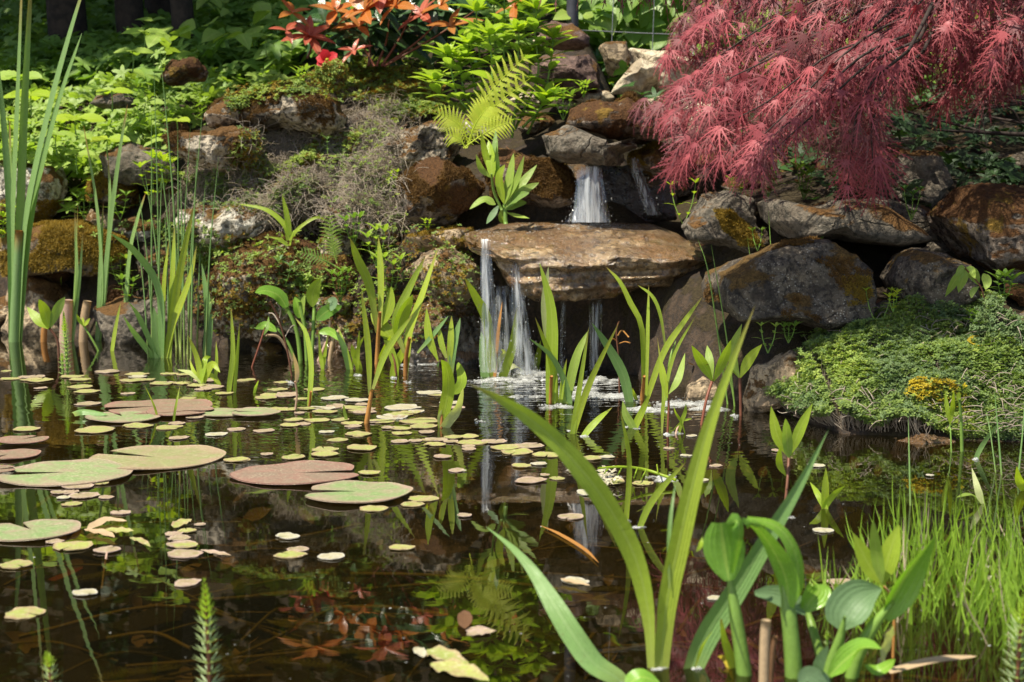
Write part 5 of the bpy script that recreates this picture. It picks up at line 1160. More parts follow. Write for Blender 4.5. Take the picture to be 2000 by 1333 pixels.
x, y = U(-1.2, 1.2, n), U(1.4, 3.6, n); P = np.stack([x, y, ground(x, y) * U(.5, 1, n) - .01], 1)
P[:, 2] = np.minimum(P[:, 2], -.02)
scatter(mb, leafT(.5, 'ov', 5, 3, -.3, .2), P, rdir(n, .1), nrm(rng.normal(size=(n, 3)) * .5 + UP), U(.02, .07, n))
M['sunk'] = leafmat('sunken_leaf', (.24, .15, .09), (.18, .12, .06), trans=.1, rough=.6)
o = mb.build('sunken_leaves', [M['sunk']], origin=np.array([0, 2, -.2])); tag(o, 'reddish brown leaves sunk in the pond', 'sunken leaves', kind='stuff')
for pts, w, lb in [([(1056,1027),(1090,1042),(1140,1072),(1170,1100)], .008, 'x')]:
    mb = MB(); ribbon(mb, [wat(a, b_, .003) for a, b_ in pts], w, 'lance', hint=(0, -.2, 1)); tag(mb.build('floating_leaf', M['sheath']), 'rusty narrow leaf floating just above sunken stems', 'floating leaf')
mb = MB(); ribbon(mb, [wat(100, 1134, -.004), wat(130, 1122, -.004), wat(162, 1108, -.004)], .014, 'cat', hint=(0, -.2, 1)); tag(mb.build('floating_leaf', M['rose']), 'dark red strap leaf just under the surface at the lower left', 'floating leaf')

# ============================================================ foam, water streams
def foam_mat():
    m, t = nt('foam'); b = NB(t)
    pos = b.n('NewGeometry').outputs['Position']
    vo = b.n('TexVoronoi', {'Vector': pos, 'Scale': 420.0}).outputs[0]
    bump = b.n('Bump', {'Height': vo, 'Strength': .9, 'Distance': .0015, }).outputs[0]
    p = b.n('BsdfPrincipled', {'Base Color': (.62, .63, .60, 1), 'Roughness': .4, 'Specular IOR Level': .4, 'Normal': bump})
    tr = b.n('BsdfTransparent'); mx = b.n('MixShader', {0: b.ramp(b.math('ADD', b.noise(pos, 55, 3), b.math('MULTIPLY', vo, .3)), .40, .62, .15, .8), 1: p.outputs[0], 2: tr.outputs[0]})
    b.n('OutputMaterial', {'Surface': mx.outputs[0]}); return m
M['foam'] = foam_mat()
mb = MB(); VI, FI = ico(2)
def bubbles(cx, cy, rx, ry, n, r0=.0008, r1=.0030, flat=.5):
    for q in range(max(2, n // 16)):
        c = wat(cx + rng.normal() * rx * .5, cy + rng.normal() * ry * .5); ra = U(.006, .020) * (1 if n > 60 else .55) * (c[1] / 4)**1.3
        th = np.linspace(0, 2 * math.pi, 29)[:-1]; rr = np.linspace(0, 1, 8); TT, RR = np.meshgrid(th, rr); ph = U(0, 9)
        e = 1 + .45 * vnoise(np.stack([np.cos(TT.ravel()) * 1.8 + ph, np.sin(TT.ravel()) * 1.8, 0 * TT.ravel()], 1), 3).reshape(TT.shape)
        X, Y_ = RR * e * np.cos(TT) * ra * 1.5, RR * e * np.sin(TT) * ra; Pn = np.stack([X.ravel() * 260 + ph, Y_.ravel() * 260, 0 * X.ravel()], 1)
        Z = (np.sqrt(np.clip(1 - RR**3, 0, 1)) * .003 * (1 + .8 * vnoise(Pn, 4).reshape(X.shape)))
        V = np.stack([X.ravel(), Y_.ravel(), Z.ravel() - .0004], 1) + c; i = np.arange(7)[:, None] * 28; j = np.arange(28)[None]; j2 = (j + 1) % 28
        mb.add(V, np.stack([i + j, i + 28 + j, i + 28 + j2, i + j2], -1).reshape(-1, 4))
    cl = [(rng.normal() * rx * .55, rng.normal() * ry * .55) for _ in range(max(3, n // 22))]
    for k in range(n):
        g = cl[rng.integers(len(cl))]
        if rng.uniform() < .35: continue
        p = wat(cx + g[0] + rng.normal() * rx * .16, cy + g[1] + rng.normal() * ry * .2)
        r = U(r0, r1) * (1 if rng.uniform() < .9 else 1.5)
        mb.add(VI * (r, r, r * flat) + p + (0, 0, r * .2 * flat), FI)
for f in [(1040, 735, 70, 14, 420), (1110, 765, 60, 14, 300), (1170, 745, 40, 8, 160), (1000, 745, 40, 8, 160), (960, 742, 30, 6, 120), (840, 705, 36, 6, 220), (800, 712, 18, 4, 60), (1215, 776, 34, 8, 240), (1240, 800, 24, 6, 120), (1330, 788, 50, 6, 320), (1385, 800, 36, 4, 160), (1090, 795, 30, 6, 110),
          (1150, 770, 60, 10, 160), (655, 777, 14, 4, 50), (767, 816, 20, 4, 50), (1115, 842, 12, 3, 40), (1142, 851, 10, 3, 30), (1235, 836, 20, 4, 60), (1304, 848, 8, 3, 24), (1322, 846, 8, 2, 20), (1250, 1030, 10, 3, 40), (1288, 1305, 16, 4, 50), (1356, 1306, 10, 3, 40), (1223, 1018, 8, 3, 20),
          (1290, 938, 36, 8, 150), (1180, 932, 24, 8, 90), (567, 746, 10, 3, 30), (1440, 812, 10, 3, 24), (793, 745, 8, 4, 24), (770, 738, 8, 3, 20), (700, 733, 6, 3, 16), (933, 823, 10, 3, 16), (1008, 775, 8, 5, 20), (1280, 802, 22, 5, 80), (1500, 795, 8, 3, 16), (1210, 1330, 14, 3, 30), (1150, 1290, 16, 4, 30), (1540, 1012, 8, 2, 12), (1906, 898, 6, 2, 12), (1120, 777, 30, 6, 80)]:
    bubbles(*f)
for k in range(150):
    px, py = (U(850, 1450), U(740, 900)) if k < 80 else (U(0, 2000), U(760, 1330))
    p = wat(px, py); r = U(.0006, .0015); mb.add(VI * (r * 1.3, r, r * .5) + p, FI)
o = mb.build('foam', [M['foam']], origin=wat(1080, 760)); tag(o, 'white foam and bubbles drifting from the waterfall', 'foam', kind='stuff')

def stream_mat():
    m, t = nt('falling_water'); b = NB(t)
    pos = b.n('NewGeometry').outputs['Position']
    at_ = b.n('Attribute', attribute_name='lf'); sep = b.n('SeparateColor', {'Color': at_.outputs['Color']})
    st = b.n('Mapping', {'Vector': pos, 'Scale': (95, 40, 6)}).outputs[0]
    nz = b.noise(st, 1.0, 4, .6)
    al = b.math('MULTIPLY', b.ramp(nz, .41, .66), b.ramp(sep.outputs[2], 1.0, .35))
    p = b.n('BsdfPrincipled', {'Base Color': (.86, .9, .93, 1), 'Roughness': .25, 'Specular IOR Level': .6})
    tl = b.n('BsdfTranslucent', {'Color': (.85, .9, .95, 1)})
    wsh = b.n('MixShader', {0: .5, 1: p.outputs[0], 2: tl.outputs[0]})
    tr = b.n('BsdfTransparent'); gl = b.n('BsdfGlossy', {'Roughness': .08})
    cl = b.n('MixShader', {0: .06, 1: tr.outputs[0], 2: gl.outputs[0]})
    mx = b.n('MixShader', {0: b.math('MULTIPLY', al, .7), 1: cl.outputs[0], 2: wsh.outputs[0]})
    b.n('OutputMaterial', {'Surface': mx.outputs[0]}); return m
M['fall'] = stream_mat()
def stream(t, Y, top, bot, layers=3, yo=.0, nstr=14, bulge=.03):
    """top/bot = (x0, x1, y) in photo pixels at distance Y"""
    for l in range(layers):
        mb = MB(); n, c = 30, 17
        f = np.linspace(0, 1, n)[:, None]; s = np.linspace(0, 1, c)[None]
        x = (top[0] + (top[1] - top[0]) * s) * (1 - f**1.3) + (bot[0] + (bot[1] - bot[0]) * s) * f**1.3
        y = top[2] + (bot[2] - top[2]) * f + 0 * s
        V = np.array([at(a, b_, Y) for a, b_ in zip(x.ravel(), y.ravel())]).reshape(n, c, 3)
        V[..., 1] -= yo + bulge * np.sqrt(f + 0 * s) + .02 * l - .012 * np.sin(s * math.pi) * -1 + .006 * vnoise(np.stack([s.repeat(n, 0).ravel() * 9, f.repeat(c, 1).ravel() * 2, np.full(n * c, l)], 1), 3).reshape(n, c)
        A = np.stack([np.full(n * c, .5), f.repeat(c, 1).ravel(), np.abs(s * 2 - 1).repeat(n, 0).ravel(), np.ones(n * c)], 1)
        mb.add(V.reshape(-1, 3), gridF(n, c), A); mb.build('water_sheet', M['fall'], t)
    mb = MB()
    for k in range(nstr * 6):
        s0, u0 = U(-.15, 1.15), U(0, 1)**.6; a = at(top[0] + (top[1] - top[0]) * s0, top[2], Y); b_ = at(bot[0] + (bot[1] - bot[0]) * s0, bot[2], Y)
        p0 = a + (b_ - a) * u0 - (0, yo + bulge * math.sqrt(u0) + U(0, .04), 0); r = U(.0006, .0018); mb.add(ico(1)[0] * (r, r, r * 1.8) + p0, ico(1)[1])
    mb.build('droplets', M['foam'], t)
t = thing('waterfall', at(1150, 430, 4.4)); tag(t, 'small upper waterfall dropping onto the wet slab', 'waterfall', 'cascades of the rock garden')
stream(t, 4.36, (1126, 1174, 326), (1116, 1192, 434), 3, .0, 16)
stream(t, 4.46, (1226, 1246, 308), (1262, 1290, 420), 1, .0, 8)
stream(t, 4.40, (1122, 1136, 400), (1100, 1160, 434), 1, .02, 6)
t = thing('waterfall', wat(1010, 722)); tag(t, 'taller lower waterfall pouring off the left end of the slab into the pond', 'waterfall', 'cascades of the rock garden')
stream(t, 4.02, (938, 958, 468), (938, 985, 724), 2, -.03, 12, .05)
stream(t, 4.02, (998, 1016, 505), (1004, 1052, 728), 2, -.03, 14, .05)
stream(t, 4.10, (962, 1000, 560), (970, 1010, 728), 1, -.03, 8, .04)
stream(t, 4.12, (1095, 1105, 582), (1092, 1102, 720), 1, 0, 4, .02); stream(t, 4.12, (1150, 1176, 586), (1150, 1172, 722), 1, 0, 6, .02)
mb = MB()
for k in range(260):
    px, py = (rng.normal() * 38 + 1155, abs(rng.normal()) * 5 + 437) if k < 220 else (rng.normal() * 24 + 1040, 438 + abs(rng.normal()) * 14)
    a, n_ = hit(px, py)
    if a is None or a[1] > 4.6: continue
    r = U(.0010, .0026); mb.add(VI * (r * 1.6, r, r * .6) + a, FI)
for k in range(60):
    px, py = (U(900, 1010), U(446, 478)) if k < 60 else (U(960, 1060), U(470, 560)); a, n_ = hit(px, py)
    if a is not None and a[1] < 4.5: r = U(.001, .0028); mb.add(VI * (r * 1.6, r, r * .8) + a, FI)
o = mb.build('splash_foam', [M['foam']], origin=at(1150, 435, 4.3)); tag(o, 'white splash on top of the wet slab', 'foam', kind='stuff')

# ============================================================ bank plants
def rosette(t, c, n, L, w, shape, mat, axis=(0, -.35, 1), open_=.9, mats=None, droop=.25, rnd=None, parts=False):
    ax = nrm(np.array(axis, float)); h = np.cross(ax, (1, 0, 0)); h = nrm(h); g = np.cross(ax, h); a0 = U(0, 6.28)
    mb = MB(); T = leafT(w / L, shape, 8, 5, droop, .22)
    for i in range(n):
        a = a0 + i * 2.4; op_ = open_ * (.45 + .75 * (1 - i / n))
        d = nrm(ax * (1 - op_ * .75) + (h * math.cos(a) + g * math.sin(a)) * op_)
        nn = ax * .8 - (h * math.cos(a) + g * math.sin(a)) * .35
        scatter(mb, T, np.array([c]), d, nn, L * U(.8, 1.08) * (1 - .35 * i / n), rnd=U(0, 1))
    mb.build('leaves', M[mat], t)
def shrub_stem_plant(name, label, cat, Y, stems, nodes, L, w, mats, group=None, stemr=.0035, stemmat='stem', top=True, shape='lance', droop=.3):
    base = at(*stems[0][0], Y); t = thing(name, base); tag(t, label, cat, group)
    for si, pts in enumerate(stems):
        y_ = Y + U(-.09, .09); W3 = [at(a, b_, y_) for a, b_ in pts]
        build_stem(t, W3, [stemr * 1.3, stemr, stemr * .6], stemmat)
        C = crom(W3, nodes + 1); mb = MB(); T = leafT(w / L, shape, 8, 5, droop, .2)
        for i, c in enumerate(C[1:], 1):
            f = i / nodes
            for j in range(3 if L > .06 else 2):
                a = i * 1.3 + j * 2.09 + U(-.2, .2); d = np.array([math.cos(a), math.sin(a) * .9, .25 + .5 * f])
                scatter(mb, T, np.array([c]), d, UP + rng.normal(size=3) * .1, L * U(.75, 1.1) * (1.0 - .25 * f) * (.75 if f < .25 else 1), rnd=U(0, 1))
        mb.build('leaves', M[mats[0]], t)
        if top: rosette(t, C[-1], 9, L * .8, w * .85, shape, mats[1], axis=(rng.normal() * .15, -.2, 1), open_=.75)
    return t
shrub_stem_plant('loosestrife', 'tall light green leafy plant with many stems above the fern', 'leafy plant', 4.95,
  [[(1000,270),(1010,180),(1012,110),(1014,62)], [(1030,262),(1062,190),(1076,120),(1080,76)], [(975,262),(948,200),(936,100),(930,24)], [(950,235),(930,180),(920,120),(916,88)], [(930,230),(895,190),(882,140),(874,108)], [(990,250),(985,150),(985,60),(985,-10)], [(940,230),(910,190),(902,150),(900,122)], [(1020,250),(1045,225),(1060,205),(1068,190)], [(1005,255),(1050,150),(1045,70),(1048,20)], [(960,258),(962,180),(960,110),(955,70)], [(985,262),(1030,170),(1035,120),(1040,105)], [(945,240),(900,215),(862,190),(850,160)], [(970,240),(968,130),(965,20),(962,-20)]],
  7, .125, .046, ['bright', 'lime'])
# photinia
t = thing('photinia', at(740, 130, 5.8)); tag(t, 'shrub with orange-red young leaves over dark green old ones', 'shrub')
for a, b_ in (((600, 115), (603, 70)), ((720, 130), (712, 30)), ((735, 130), (760, 40)), ((745, 130), (810, 10)), ((730, 130), (680, 60)), ((750, 130), (860, 40)), ((750, 130), (930, 20))):
    build_stem(t, [at(*a, 5.85), at((a[0] + b_[0]) / 2 + 6, (a[1] + b_[1]) / 2, 5.85), at(*b_, 5.8)], [.006, .004, .0025], 'redstem')
for (x, y, n, mt, L) in [(603, 72, 11, 'rose', .135), (570, 25, 5, 'orange', .10), (655, 22, 7, 'orange', .14), (712, 22, 9, 'orange', .16), (700, 52, 6, 'orange', .11), (772, 12, 8, 'orange', .13), (860, 12, 6, 'orange', .12), (880, 52, 5, 'orange', .12), (825, 30, 6, 'rose', .13), (1005, 12, 5, 'orange', .12), (600, -20, 7, 'orange', .15), (740, -25, 8, 'rose', .15), (560, 60, 4, 'rose', .09), (690, 100, 6, 'rose', .08)]:
    rosette(t, at(x, y, 5.75 + U(-.12, .1)), n, L, L * .34, 'ov', mt, axis=(rng.normal() * .25, -.55, .8), open_=1.0)
for k in range(46):
    rosette(t, at(U(630, 900), U(-40, 105), 5.95 + U(-.1, .25)), 6, U(.13, .18), .05, 'ov', 'photd', axis=(rng.normal() * .4, -.5, .6), open_=1.1)
# red flower head
t = thing('red_flower', at(640, 124, 5.5)); tag(t, 'single red flower lying under the orange-leaved shrub', 'flower')
mb = MB(); c = at(640, 118, 5.5)
for k in range(7):
    a = k * .9; d = np.array([math.cos(a), -.25, math.sin(a) * .6]); scatter(mb, leafT(.9, 'round', 6, 5, .25, .1), np.array([c]), d, (0, -1, .35), .042, rnd=U(0, 1))
M['red'] = leafmat('red_petal', (.62, .015, .02), (.5, .01, .015), trans=.25, rough=.4, tcol=(1.3, .5, .5)); mb.build('petals', M['red'], t)
mb = MB(); mb.add(VI * .007 + c - (0, .012, 0), FI); mb.build('flower_centre', M['ymoss'], t)

# ferns
def frond(t, pts, Y, wpx, n=22, mat='fern', dy=0, hint=(0, -1, .2)):
    W3 = [at(a, b_, Y + dy * i / (len(pts) - 1)) for i, (a, b_) in enumerate(pts)]; s_ = Y / FPX
    build_stem(t, W3, [.0022, .0015, .0006], mat, 'midrib'); C = crom(W3, n + 2); T_, S_, N_ = frame(C, hint)
    mb = MB()
    for i in range(1, n + 1):
        f = i / n; L = wpx * s_ * (math.sin(math.pi * min(1, .12 + .9 * (1 - f))**.8) * .9 + .08) * (1 - .2 * (1 - f) ** 3)
        for sg in (-1, 1):
            d = nrm(S_[i] * sg + T_[i] * .55 + np.array([0, 0, -.1])); e = C[i] + d * L
            seg = 9; q = [C[i], C[i] + d * L * .5 + N_[i] * L * .05, e - np.array([0, 0, L * .12])]
            ww = [.21 * L * (1.15 if k % 2 else .75) * (1 - (k / (seg * 2))**1.3) for k in range(seg * 2)]
            ribbon(mb, q, 1, w2=ww, n=seg * 2, cols=3, hint=N_[i], fold=.1)
    mb.build('pinnae', M[mat], t)
t = thing('fern', at(915, 285, 4.55)); tag(t, 'yellow-green fern with large fronds leaning right above the brown boulder', 'fern', 'ferns')
frond(t, [(915,285),(932,240),(965,208),(1037,152)], 4.50, 46, 16, dy=-.05); frond(t, [(915,285),(935,215),(975,160),(1032,106)], 4.62, 44, 16)
frond(t, [(916,285),(905,255),(885,235),(852,222)], 4.5, 34, 14); frond(t, [(905,290),(940,265),(970,248),(1002,238)], 4.42, 30, 14); frond(t, [(912,290),(925,250),(940,225),(958,205)], 4.45, 40, 14); frond(t, [(910,290),(900,275),(890,268),(868,262)], 4.45, 26, 10)
t = thing('fern', at(655, 520, 4.6)); tag(t, 'small upright fern frond among the weeds left of the waterfall', 'fern', 'ferns')
frond(t, [(658,515),(650,480),(642,418)], 4.6, 26, 16, mat='bright'); frond(t, [(655,520),(625,505),(585,492)], 4.6, 20, 12, mat='mid')

def bank(name, label, cat, root, Y, parts, group=None): return emergent(name, label, cat, root, parts, group, water=False, Y=Y)
bank('leafy_shoot', 'pale green shoot of long soft leaves growing on the slab beside the upper fall', 'leafy plant', (988, 438), 4.28, [
  stemb([(988,438),(986,410),(985,385)], [9,8,6]), stemb([(980,410),(965,375),(960,340)], [6,6,4]),
  leafb([(985,400),(995,350),(1003,300)], 20, 'bright', shape='ov'), leafb([(986,400),(1010,350),(1024,304)], 15, 'bright', shape='lance'), leafb([(988,402),(1018,360),(1049,322)], 18, 'bright', shape='lance'), leafb([(988,405),(1020,375),(1053,357)], 18, 'bright', shape='ov'),
  leafb([(988,408),(1010,385),(1034,377)], 18, 'mid', shape='ov'), leafb([(988,410),(1010,398),(1029,396)], 16, 'mid', shape='ov'), leafb([(984,398),(975,350),(986,322)], 20, 'lime', shape='ov', y0=-.02), leafb([(984,400),(972,340),(970,286)], 14, 'mid', shape='lance'),
  leafb([(961,345),(948,300),(940,258)], 15, 'lime', shape='lance'), leafb([(962,345),(966,300),(968,254)], 15, 'mid', shape='lance'), leafb([(962,348),(958,310),(954,274)], 22, 'lime', shape='ov', y0=-.02), leafb([(960,348),(940,330),(930,302)], 12, 'bright', shape='lance'),
  leafb([(968,400),(945,390),(917,409)], 20, 'bright', shape='ov', hint=(-.3,-.7,.8)), leafb([(986,405),(982,425),(986,438)], 18, 'bright', shape='ov'), leafb([(988,415),(1010,422),(1034,427)], 14, 'bright', shape='lance', hint=(0,-.5,1)), leafb([(975,400),(962,420),(950,438)], 13, 'grey', shape='lance')])
# small leafy weeds: several stems with opposite leaves
def weed(label, x, y, h, L, Y, mat, n=3, cat='weed', spread=.5, nodes=4, shape='lance', wr=.3):
    s_ = Y / FPX; base = at(x, y, Y); t = thing('weed', base); tag(t, label, cat, 'leafy weeds on the rockery', px=(x, y))
    for k in range(n):
        dx = (k - (n - 1) / 2) * spread * h / max(1, n - 1) if n > 1 else 0
        tip = base + np.array([dx * s_, U(-.02, .02), h * s_ * U(.75, 1)]); C = crom([base, (base + tip) / 2 + np.array([dx * s_ * .2, 0, 0]), tip], nodes + 1)
        build_stem(t, C, [.0018, .0014, .0008], 'stem'); mb = MB(); T = leafT(wr, shape, 6, 3, .3, .2)
        for i, c in enumerate(C[1:], 1):
            for j in range(2 if i < nodes else 5):
                a = i * 1.57 + j * (3.14 if i < nodes else 1.25); d = np.array([math.cos(a), math.sin(a), .5 if i < nodes else 1.1]); scatter(mb, T, np.array([c]), d, UP, L * s_ * U(.7, 1.1) * (1 if i < nodes else .85), rnd=U(0, 1))
        mb.build('leaves', M[mat], t)
for a in [('grey-green leafy weed with long narrow leaves above the iris clump', 735, 520, 70, 38, 4.5, 'bright', 3), ('narrow-leaved weed beside the small fern', 690, 480, 55, 30, 4.6, 'mid', 3), ('pale narrow-leaved weed on the craggy rock', 555, 560, 50, 30, 4.6, 'grey', 2),
          ('bushy weed left of the waterfall', 760, 590, 90, 34, 4.42, 'bright', 4), ('lobed-leaf weed under the small fern', 665, 590, 60, 30, 4.5, 'mid', 4), ('bright weed sprig right of the upper waterfall', 1335, 440, 95, 24, 4.2, 'lime', 2), ('dark leafy weed on the long flagstone', 1605, 468, 26, 24, 3.7, 'mid', 2),
          ('leafy weed behind the layered stone', 1440, 395, 40, 30, 4.0, 'bright', 2), ('leafy green weed growing over the long flagstone', 1500, 385, 50, 34, 4.05, 'mid', 3), ('grassy weed under the maple tips', 1570, 390, 60, 34, 4.15, 'mid', 4), ('broad weed under the hanging maple tip', 1640, 385, 40, 30, 4.2, 'dark', 3),
          ('thin weed against the shaded rocks', 1780, 430, 60, 26, 3.75, 'dark', 3), ('small weed at the foot of the large boulder', 1480, 490, 40, 18, 3.8, 'mid', 2), ('round-leaved sprig in front of the large boulder', 1500, 690, 60, 22, 3.4, 'bright', 2), ('sprig with round leaves at the left end of the thyme', 1540, 670, 40, 26, 3.45, 'mid', 3),
          ('yellowish weed between the two boulders', 1715, 640, 90, 18, 3.45, 'lime', 2), ('lobed pinkish-green weed before the smaller boulder', 1745, 610, 36, 22, 3.42, 'fern', 3), ('dark broad-leaved weed at the right edge', 1960, 590, 50, 40, 3.4, 'mid', 3), ('small green weed above the right edge rock', 1905, 640, 30, 26, 3.3, 'mid', 3),
          ('yellow-leaved rambling weed behind the rushes', 300, 400, 90, 34, 5.15, 'lime', 3), ('pale yellow weed on the ledge behind the rushes', 320, 370, 60, 36, 5.2, 'lime', 4), ('whorled weed beside the yellow-moss rock', 235, 430, 50, 30, 5.25, 'mid', 2), ('dark weed between whitish rock and yellow-moss rock', 165, 430, 50, 26, 5.3, 'mid', 3),
          ('upright weed with a thick stem at the edge of the ground cover', 272, 275, 120, 30, 5.5, 'mid', 1, 'weed', .5, 8), ('round-leaved weed on the long mossy rock', 235, 560, 60, 26, 5.15, 'bright', 3), ('lobed weed behind the iris clump', 400, 530, 60, 28, 4.9, 'bright', 4), ('lobed weed above the waterline left of the iris', 250, 590, 50, 30, 5.0, 'mid', 2),
          ('tiny clover-like sprout on the thin mossy rock', 835, 450, 18, 18, 4.3, 'lime', 2), ('little light sprout beside the cream rock', 1140, 190, 26, 22, 4.9, 'bright', 3), ('sprout at the foot of the brown boulder', 770, 360, 24, 16, 4.7, 'lime', 2), ('low dark weed right of the waterfall hollow', 1330, 700, 60, 30, 3.95, 'mid', 2),
          ('weed sprig with pale leaves on the thatch', 640, 300, 30, 18, 5.0, 'grey', 1), ('bright weed at the left edge', 5, 470, 60, 36, 5.2, 'lime', 3), ('green weed on the slope left of the red flower', 590, 170, 34, 26, 5.3, 'bright', 3), ('weed in the crevice over the capstone', 1100, 235, 60, 30, 4.75, 'mid', 3)]:
    weed(*a)
# big toothed plants of the left bank
def bigleaf(label, x, y, Y, L, mat, n=5, hgt=40):
    s_ = Y / FPX; c = at(x, y, Y); t = thing('toothed_plant', c - (0, 0, hgt * s_)); tag(t, label, 'leafy plant', 'large toothed plants on the left bank', px=(x, y))
    build_stem(t, [c - (0, 0, hgt * s_), c - (0, 0, hgt * s_ * .5) + rng.normal(size=3) * .004, c], [.003, .002, .002], 'stem')
    T = leafT(.62, 'ov', 14, 7, .22, .12, serr=.06); mb = MB(); a0 = U(0, 6)
    for k in range(n):
        a = a0 + k * 6.283 / n; scatter(mb, T, np.array([c]), np.array([math.cos(a), math.sin(a), .1]), (rng.normal() * .15, -.6, 1), L * s_ * U(.8, 1.1), rnd=U(0, 1))
    mb.build('leaves', M[mat], t)
for a in [('big toothed plant high at the left edge behind the cattails', 40, 150, 5.7, 62, 'bright'), ('big toothed plant with wide leaves right of the cattail tops', 60, 185, 5.5, 60, 'lime'), ('big toothed plant in the middle of the left bank', 150, 232, 5.35, 58, 'lime'), ('three-leaved toothed plant in front of the half-hidden rock', 218, 178, 5.4, 44, 'lime', 3),
          ('yellow-green toothed plant over the ledge rock', 210, 272, 5.15, 44, 'lime', 4), ('toothed plant low beside the whitish rock', 150, 300, 5.25, 40, 'bright', 4), ('toothed plant at the far left of the bank', 15, 230, 5.35, 44, 'bright', 4), ('yellow toothed plant on the edge above the flat lichen rock', 345, 235, 5.2, 34, 'lime', 4),
          ('toothed plant halfway down behind the rushes', 285, 200, 5.5, 36, 'bright', 4), ('pale toothed plant near the yellow-moss rock', 110, 262, 5.25, 46, 'bright', 5), ('pale upper plant standing out of the dark cover', 282, 62, 5.9, 40, 'bright', 4), ('lower plant of the pair standing out of the dark cover', 258, 100, 5.8, 38, 'bright', 4), ('plant with light leaves near the top by the red-leaved shrub', 520, 70, 5.9, 30, 'mid', 4)]:
    bigleaf(*a)
bank('grass_clump', 'yellow-green grass with one long arching blade on the rocks', 'grass', (565, 480), 4.7, [leafb([(563,470),(556,440),(520,410),(463,398)], 11, 'lime', shape='grass'), leafb([(566,460),(560,420),(551,380)], 12, 'lime', shape='grass'), leafb([(565,470),(585,445),(620,425),(650,438)], 7, 'lime', shape='grass'), leafb([(563,480),(540,470),(515,500)], 6, 'lime', shape='grass'), leafb([(566,480),(572,455),(590,450)], 7, 'lime', shape='grass'), leafb([(560,478),(548,468),(520,462)], 6, 'lime', shape='grass'), leafb([(564,485),(550,480),(495,515)], 4, 'strawl', shape='grass')])
bank('creeper_sprig', 'hanging sprig of five pointed leaves before the smaller boulder', 'creeper', (1920, 620), 3.35, [stemb([(1925,600),(1915,560),(1885,524)], 3, 'redstem')] + [leafb([(1885,524),((1885 + a) / 2 + 2, (524 + b_) / 2 - 6), (a, b_)], w, 'bright', shape='lance') for a, b_, w in ((1846,580,18),(1872,572,22),(1912,558,22),(1866,540,16),(1905,545,16))] + [leafb([(1920,535),(1928,550),(1925,566)], 18, 'bright', shape='ov'), leafb([(1912,560),(1900,570),(1897,583)], 12, 'bright', shape='lance')])
# wire fence with post and climbing plant
t = thing('wire_fence', at(1118, 60, 6.3)); tag(t, 'thin wire fence with one dark post behind the pale rocks', 'fence')
mb = MB(); a = at(1118, 70, 6.3); tube(mb, [a - (0, 0, .15), a + (0, 0, .3), a + (0, 0, .75)], .026, 12); M['post'] = plainmat('post_paint', (.055, .055, .065), (.035, .035, .04), .45, 20, .001, .5); mb.build('post', M['post'], t)
M['wire'] = plainmat('wire', (.42, .42, .42), (.3, .3, .3), .35, 60, .0003, .5, .7)
for k in range(4):
    mb = MB(); z = .02 + k * .15; tube(mb, [a + (0, -.03, z), a + (.6, -.03, z - .02), a + (1.6, -.02, z)], .0022, 5); mb.build('wire', M['wire'], t)
for k in range(9):
    mb = MB(); q = a + (.16 + k * .17, -.035, 0); tube(mb, [q - (0, 0, .12), q + (.01, 0, .3), q + (0, 0, .62)], .0018, 5); mb.build('wire', M['wire'], t)
t = thing('climbing_plant', at(1250, 90, 6.6)); tag(t, 'large heart-shaped leaves growing behind the wire fence', 'climbing plant')
mb = MB(); n = 190; P = np.array([at(U(1135, 1430), U(-60, 100), U(6.45, 6.9)) for _ in range(n)])
scatter(mb, leafT(.9, 'heart', 9, 7, .2, .12, pet=.1), P, nrm(np.stack([rng.normal(size=n) * .5, np.full(n, -.35), np.full(n, -.55) + rng.normal(size=n) * .3], 1)), nrm(np.stack([rng.normal(size=n) * .3, np.full(n, -.7), np.ones(n)], 1)), U(.07, .15, n))
mb.build('leaves', M['mid'], t); mb = MB()
for k in range(12): p = P[k]; tube(mb, [np.array([p[0] + .05, p[1], .9]), p + (.02, .02, -.12), p], .003, 4, n=8)
mb.build('vine', M['stem'], t)

# ============================================================ red laceleaf maple
def lace_leaf(teeth=6):
    Vs, Fs, As, n0 = [], [], [], 0
    for a, L in ((0, 1.0), (.42, .95), (-.42, .95), (.86, .78), (-.86, .78), (1.38, .5), (-1.38, .5)):
        m_ = teeth + 1; t_ = np.linspace(.0, 1, m_ + 1); wd = .026 * (1 - t_ * .85) + .004
        x = np.concatenate([-wd, wd]); y = np.concatenate([t_, t_]); V = [np.stack([x, y, 0 * x], 1)]
        F = [[i, i + m_ + 1, i + m_ + 2] for i in range(m_)] + [[i, i + m_ + 2, i + 1] for i in range(m_)]
        k = 2 * (m_ + 1)
        for i in range(1, m_):
            tl = .15 * math.sin(math.pi * min(1, t_[i] * .9 + .12)) + .02
            for sg, of in ((-1, 0), (1, m_ + 1)):
                b0 = of + i; b1 = of + i + 1; V.append(np.array([[sg * (tl * .62 + wd[i]), t_[i] + tl * .95, .01]])); mid = k; k += 1
                V.append(np.array([[sg * wd[i], t_[i] + .035, 0]])); F.append([b0, mid, k]); k += 1
        V = np.vstack(V); V[:, 2] -= .42 * V[:, 1]**2; V[:, 0] += .05 * math.copysign(1, a + 1e-9) * V[:, 1]**2; V *= L
        c, s = math.cos(a), math.sin(a); V = np.stack([V[:, 0] * c + V[:, 1] * s, -V[:, 0] * s + V[:, 1] * c, V[:, 2]], 1)
        Vs.append(V); Fs.append(np.array(F) + n0); n0 += len(V); As.append(np.stack([0 * V[:, 0], V[:, 1], np.full(len(V), .5), np.ones(len(V))], 1))
    return np.vstack(Vs), np.vstack(Fs), np.vstack(As)
LACE = lace_leaf()
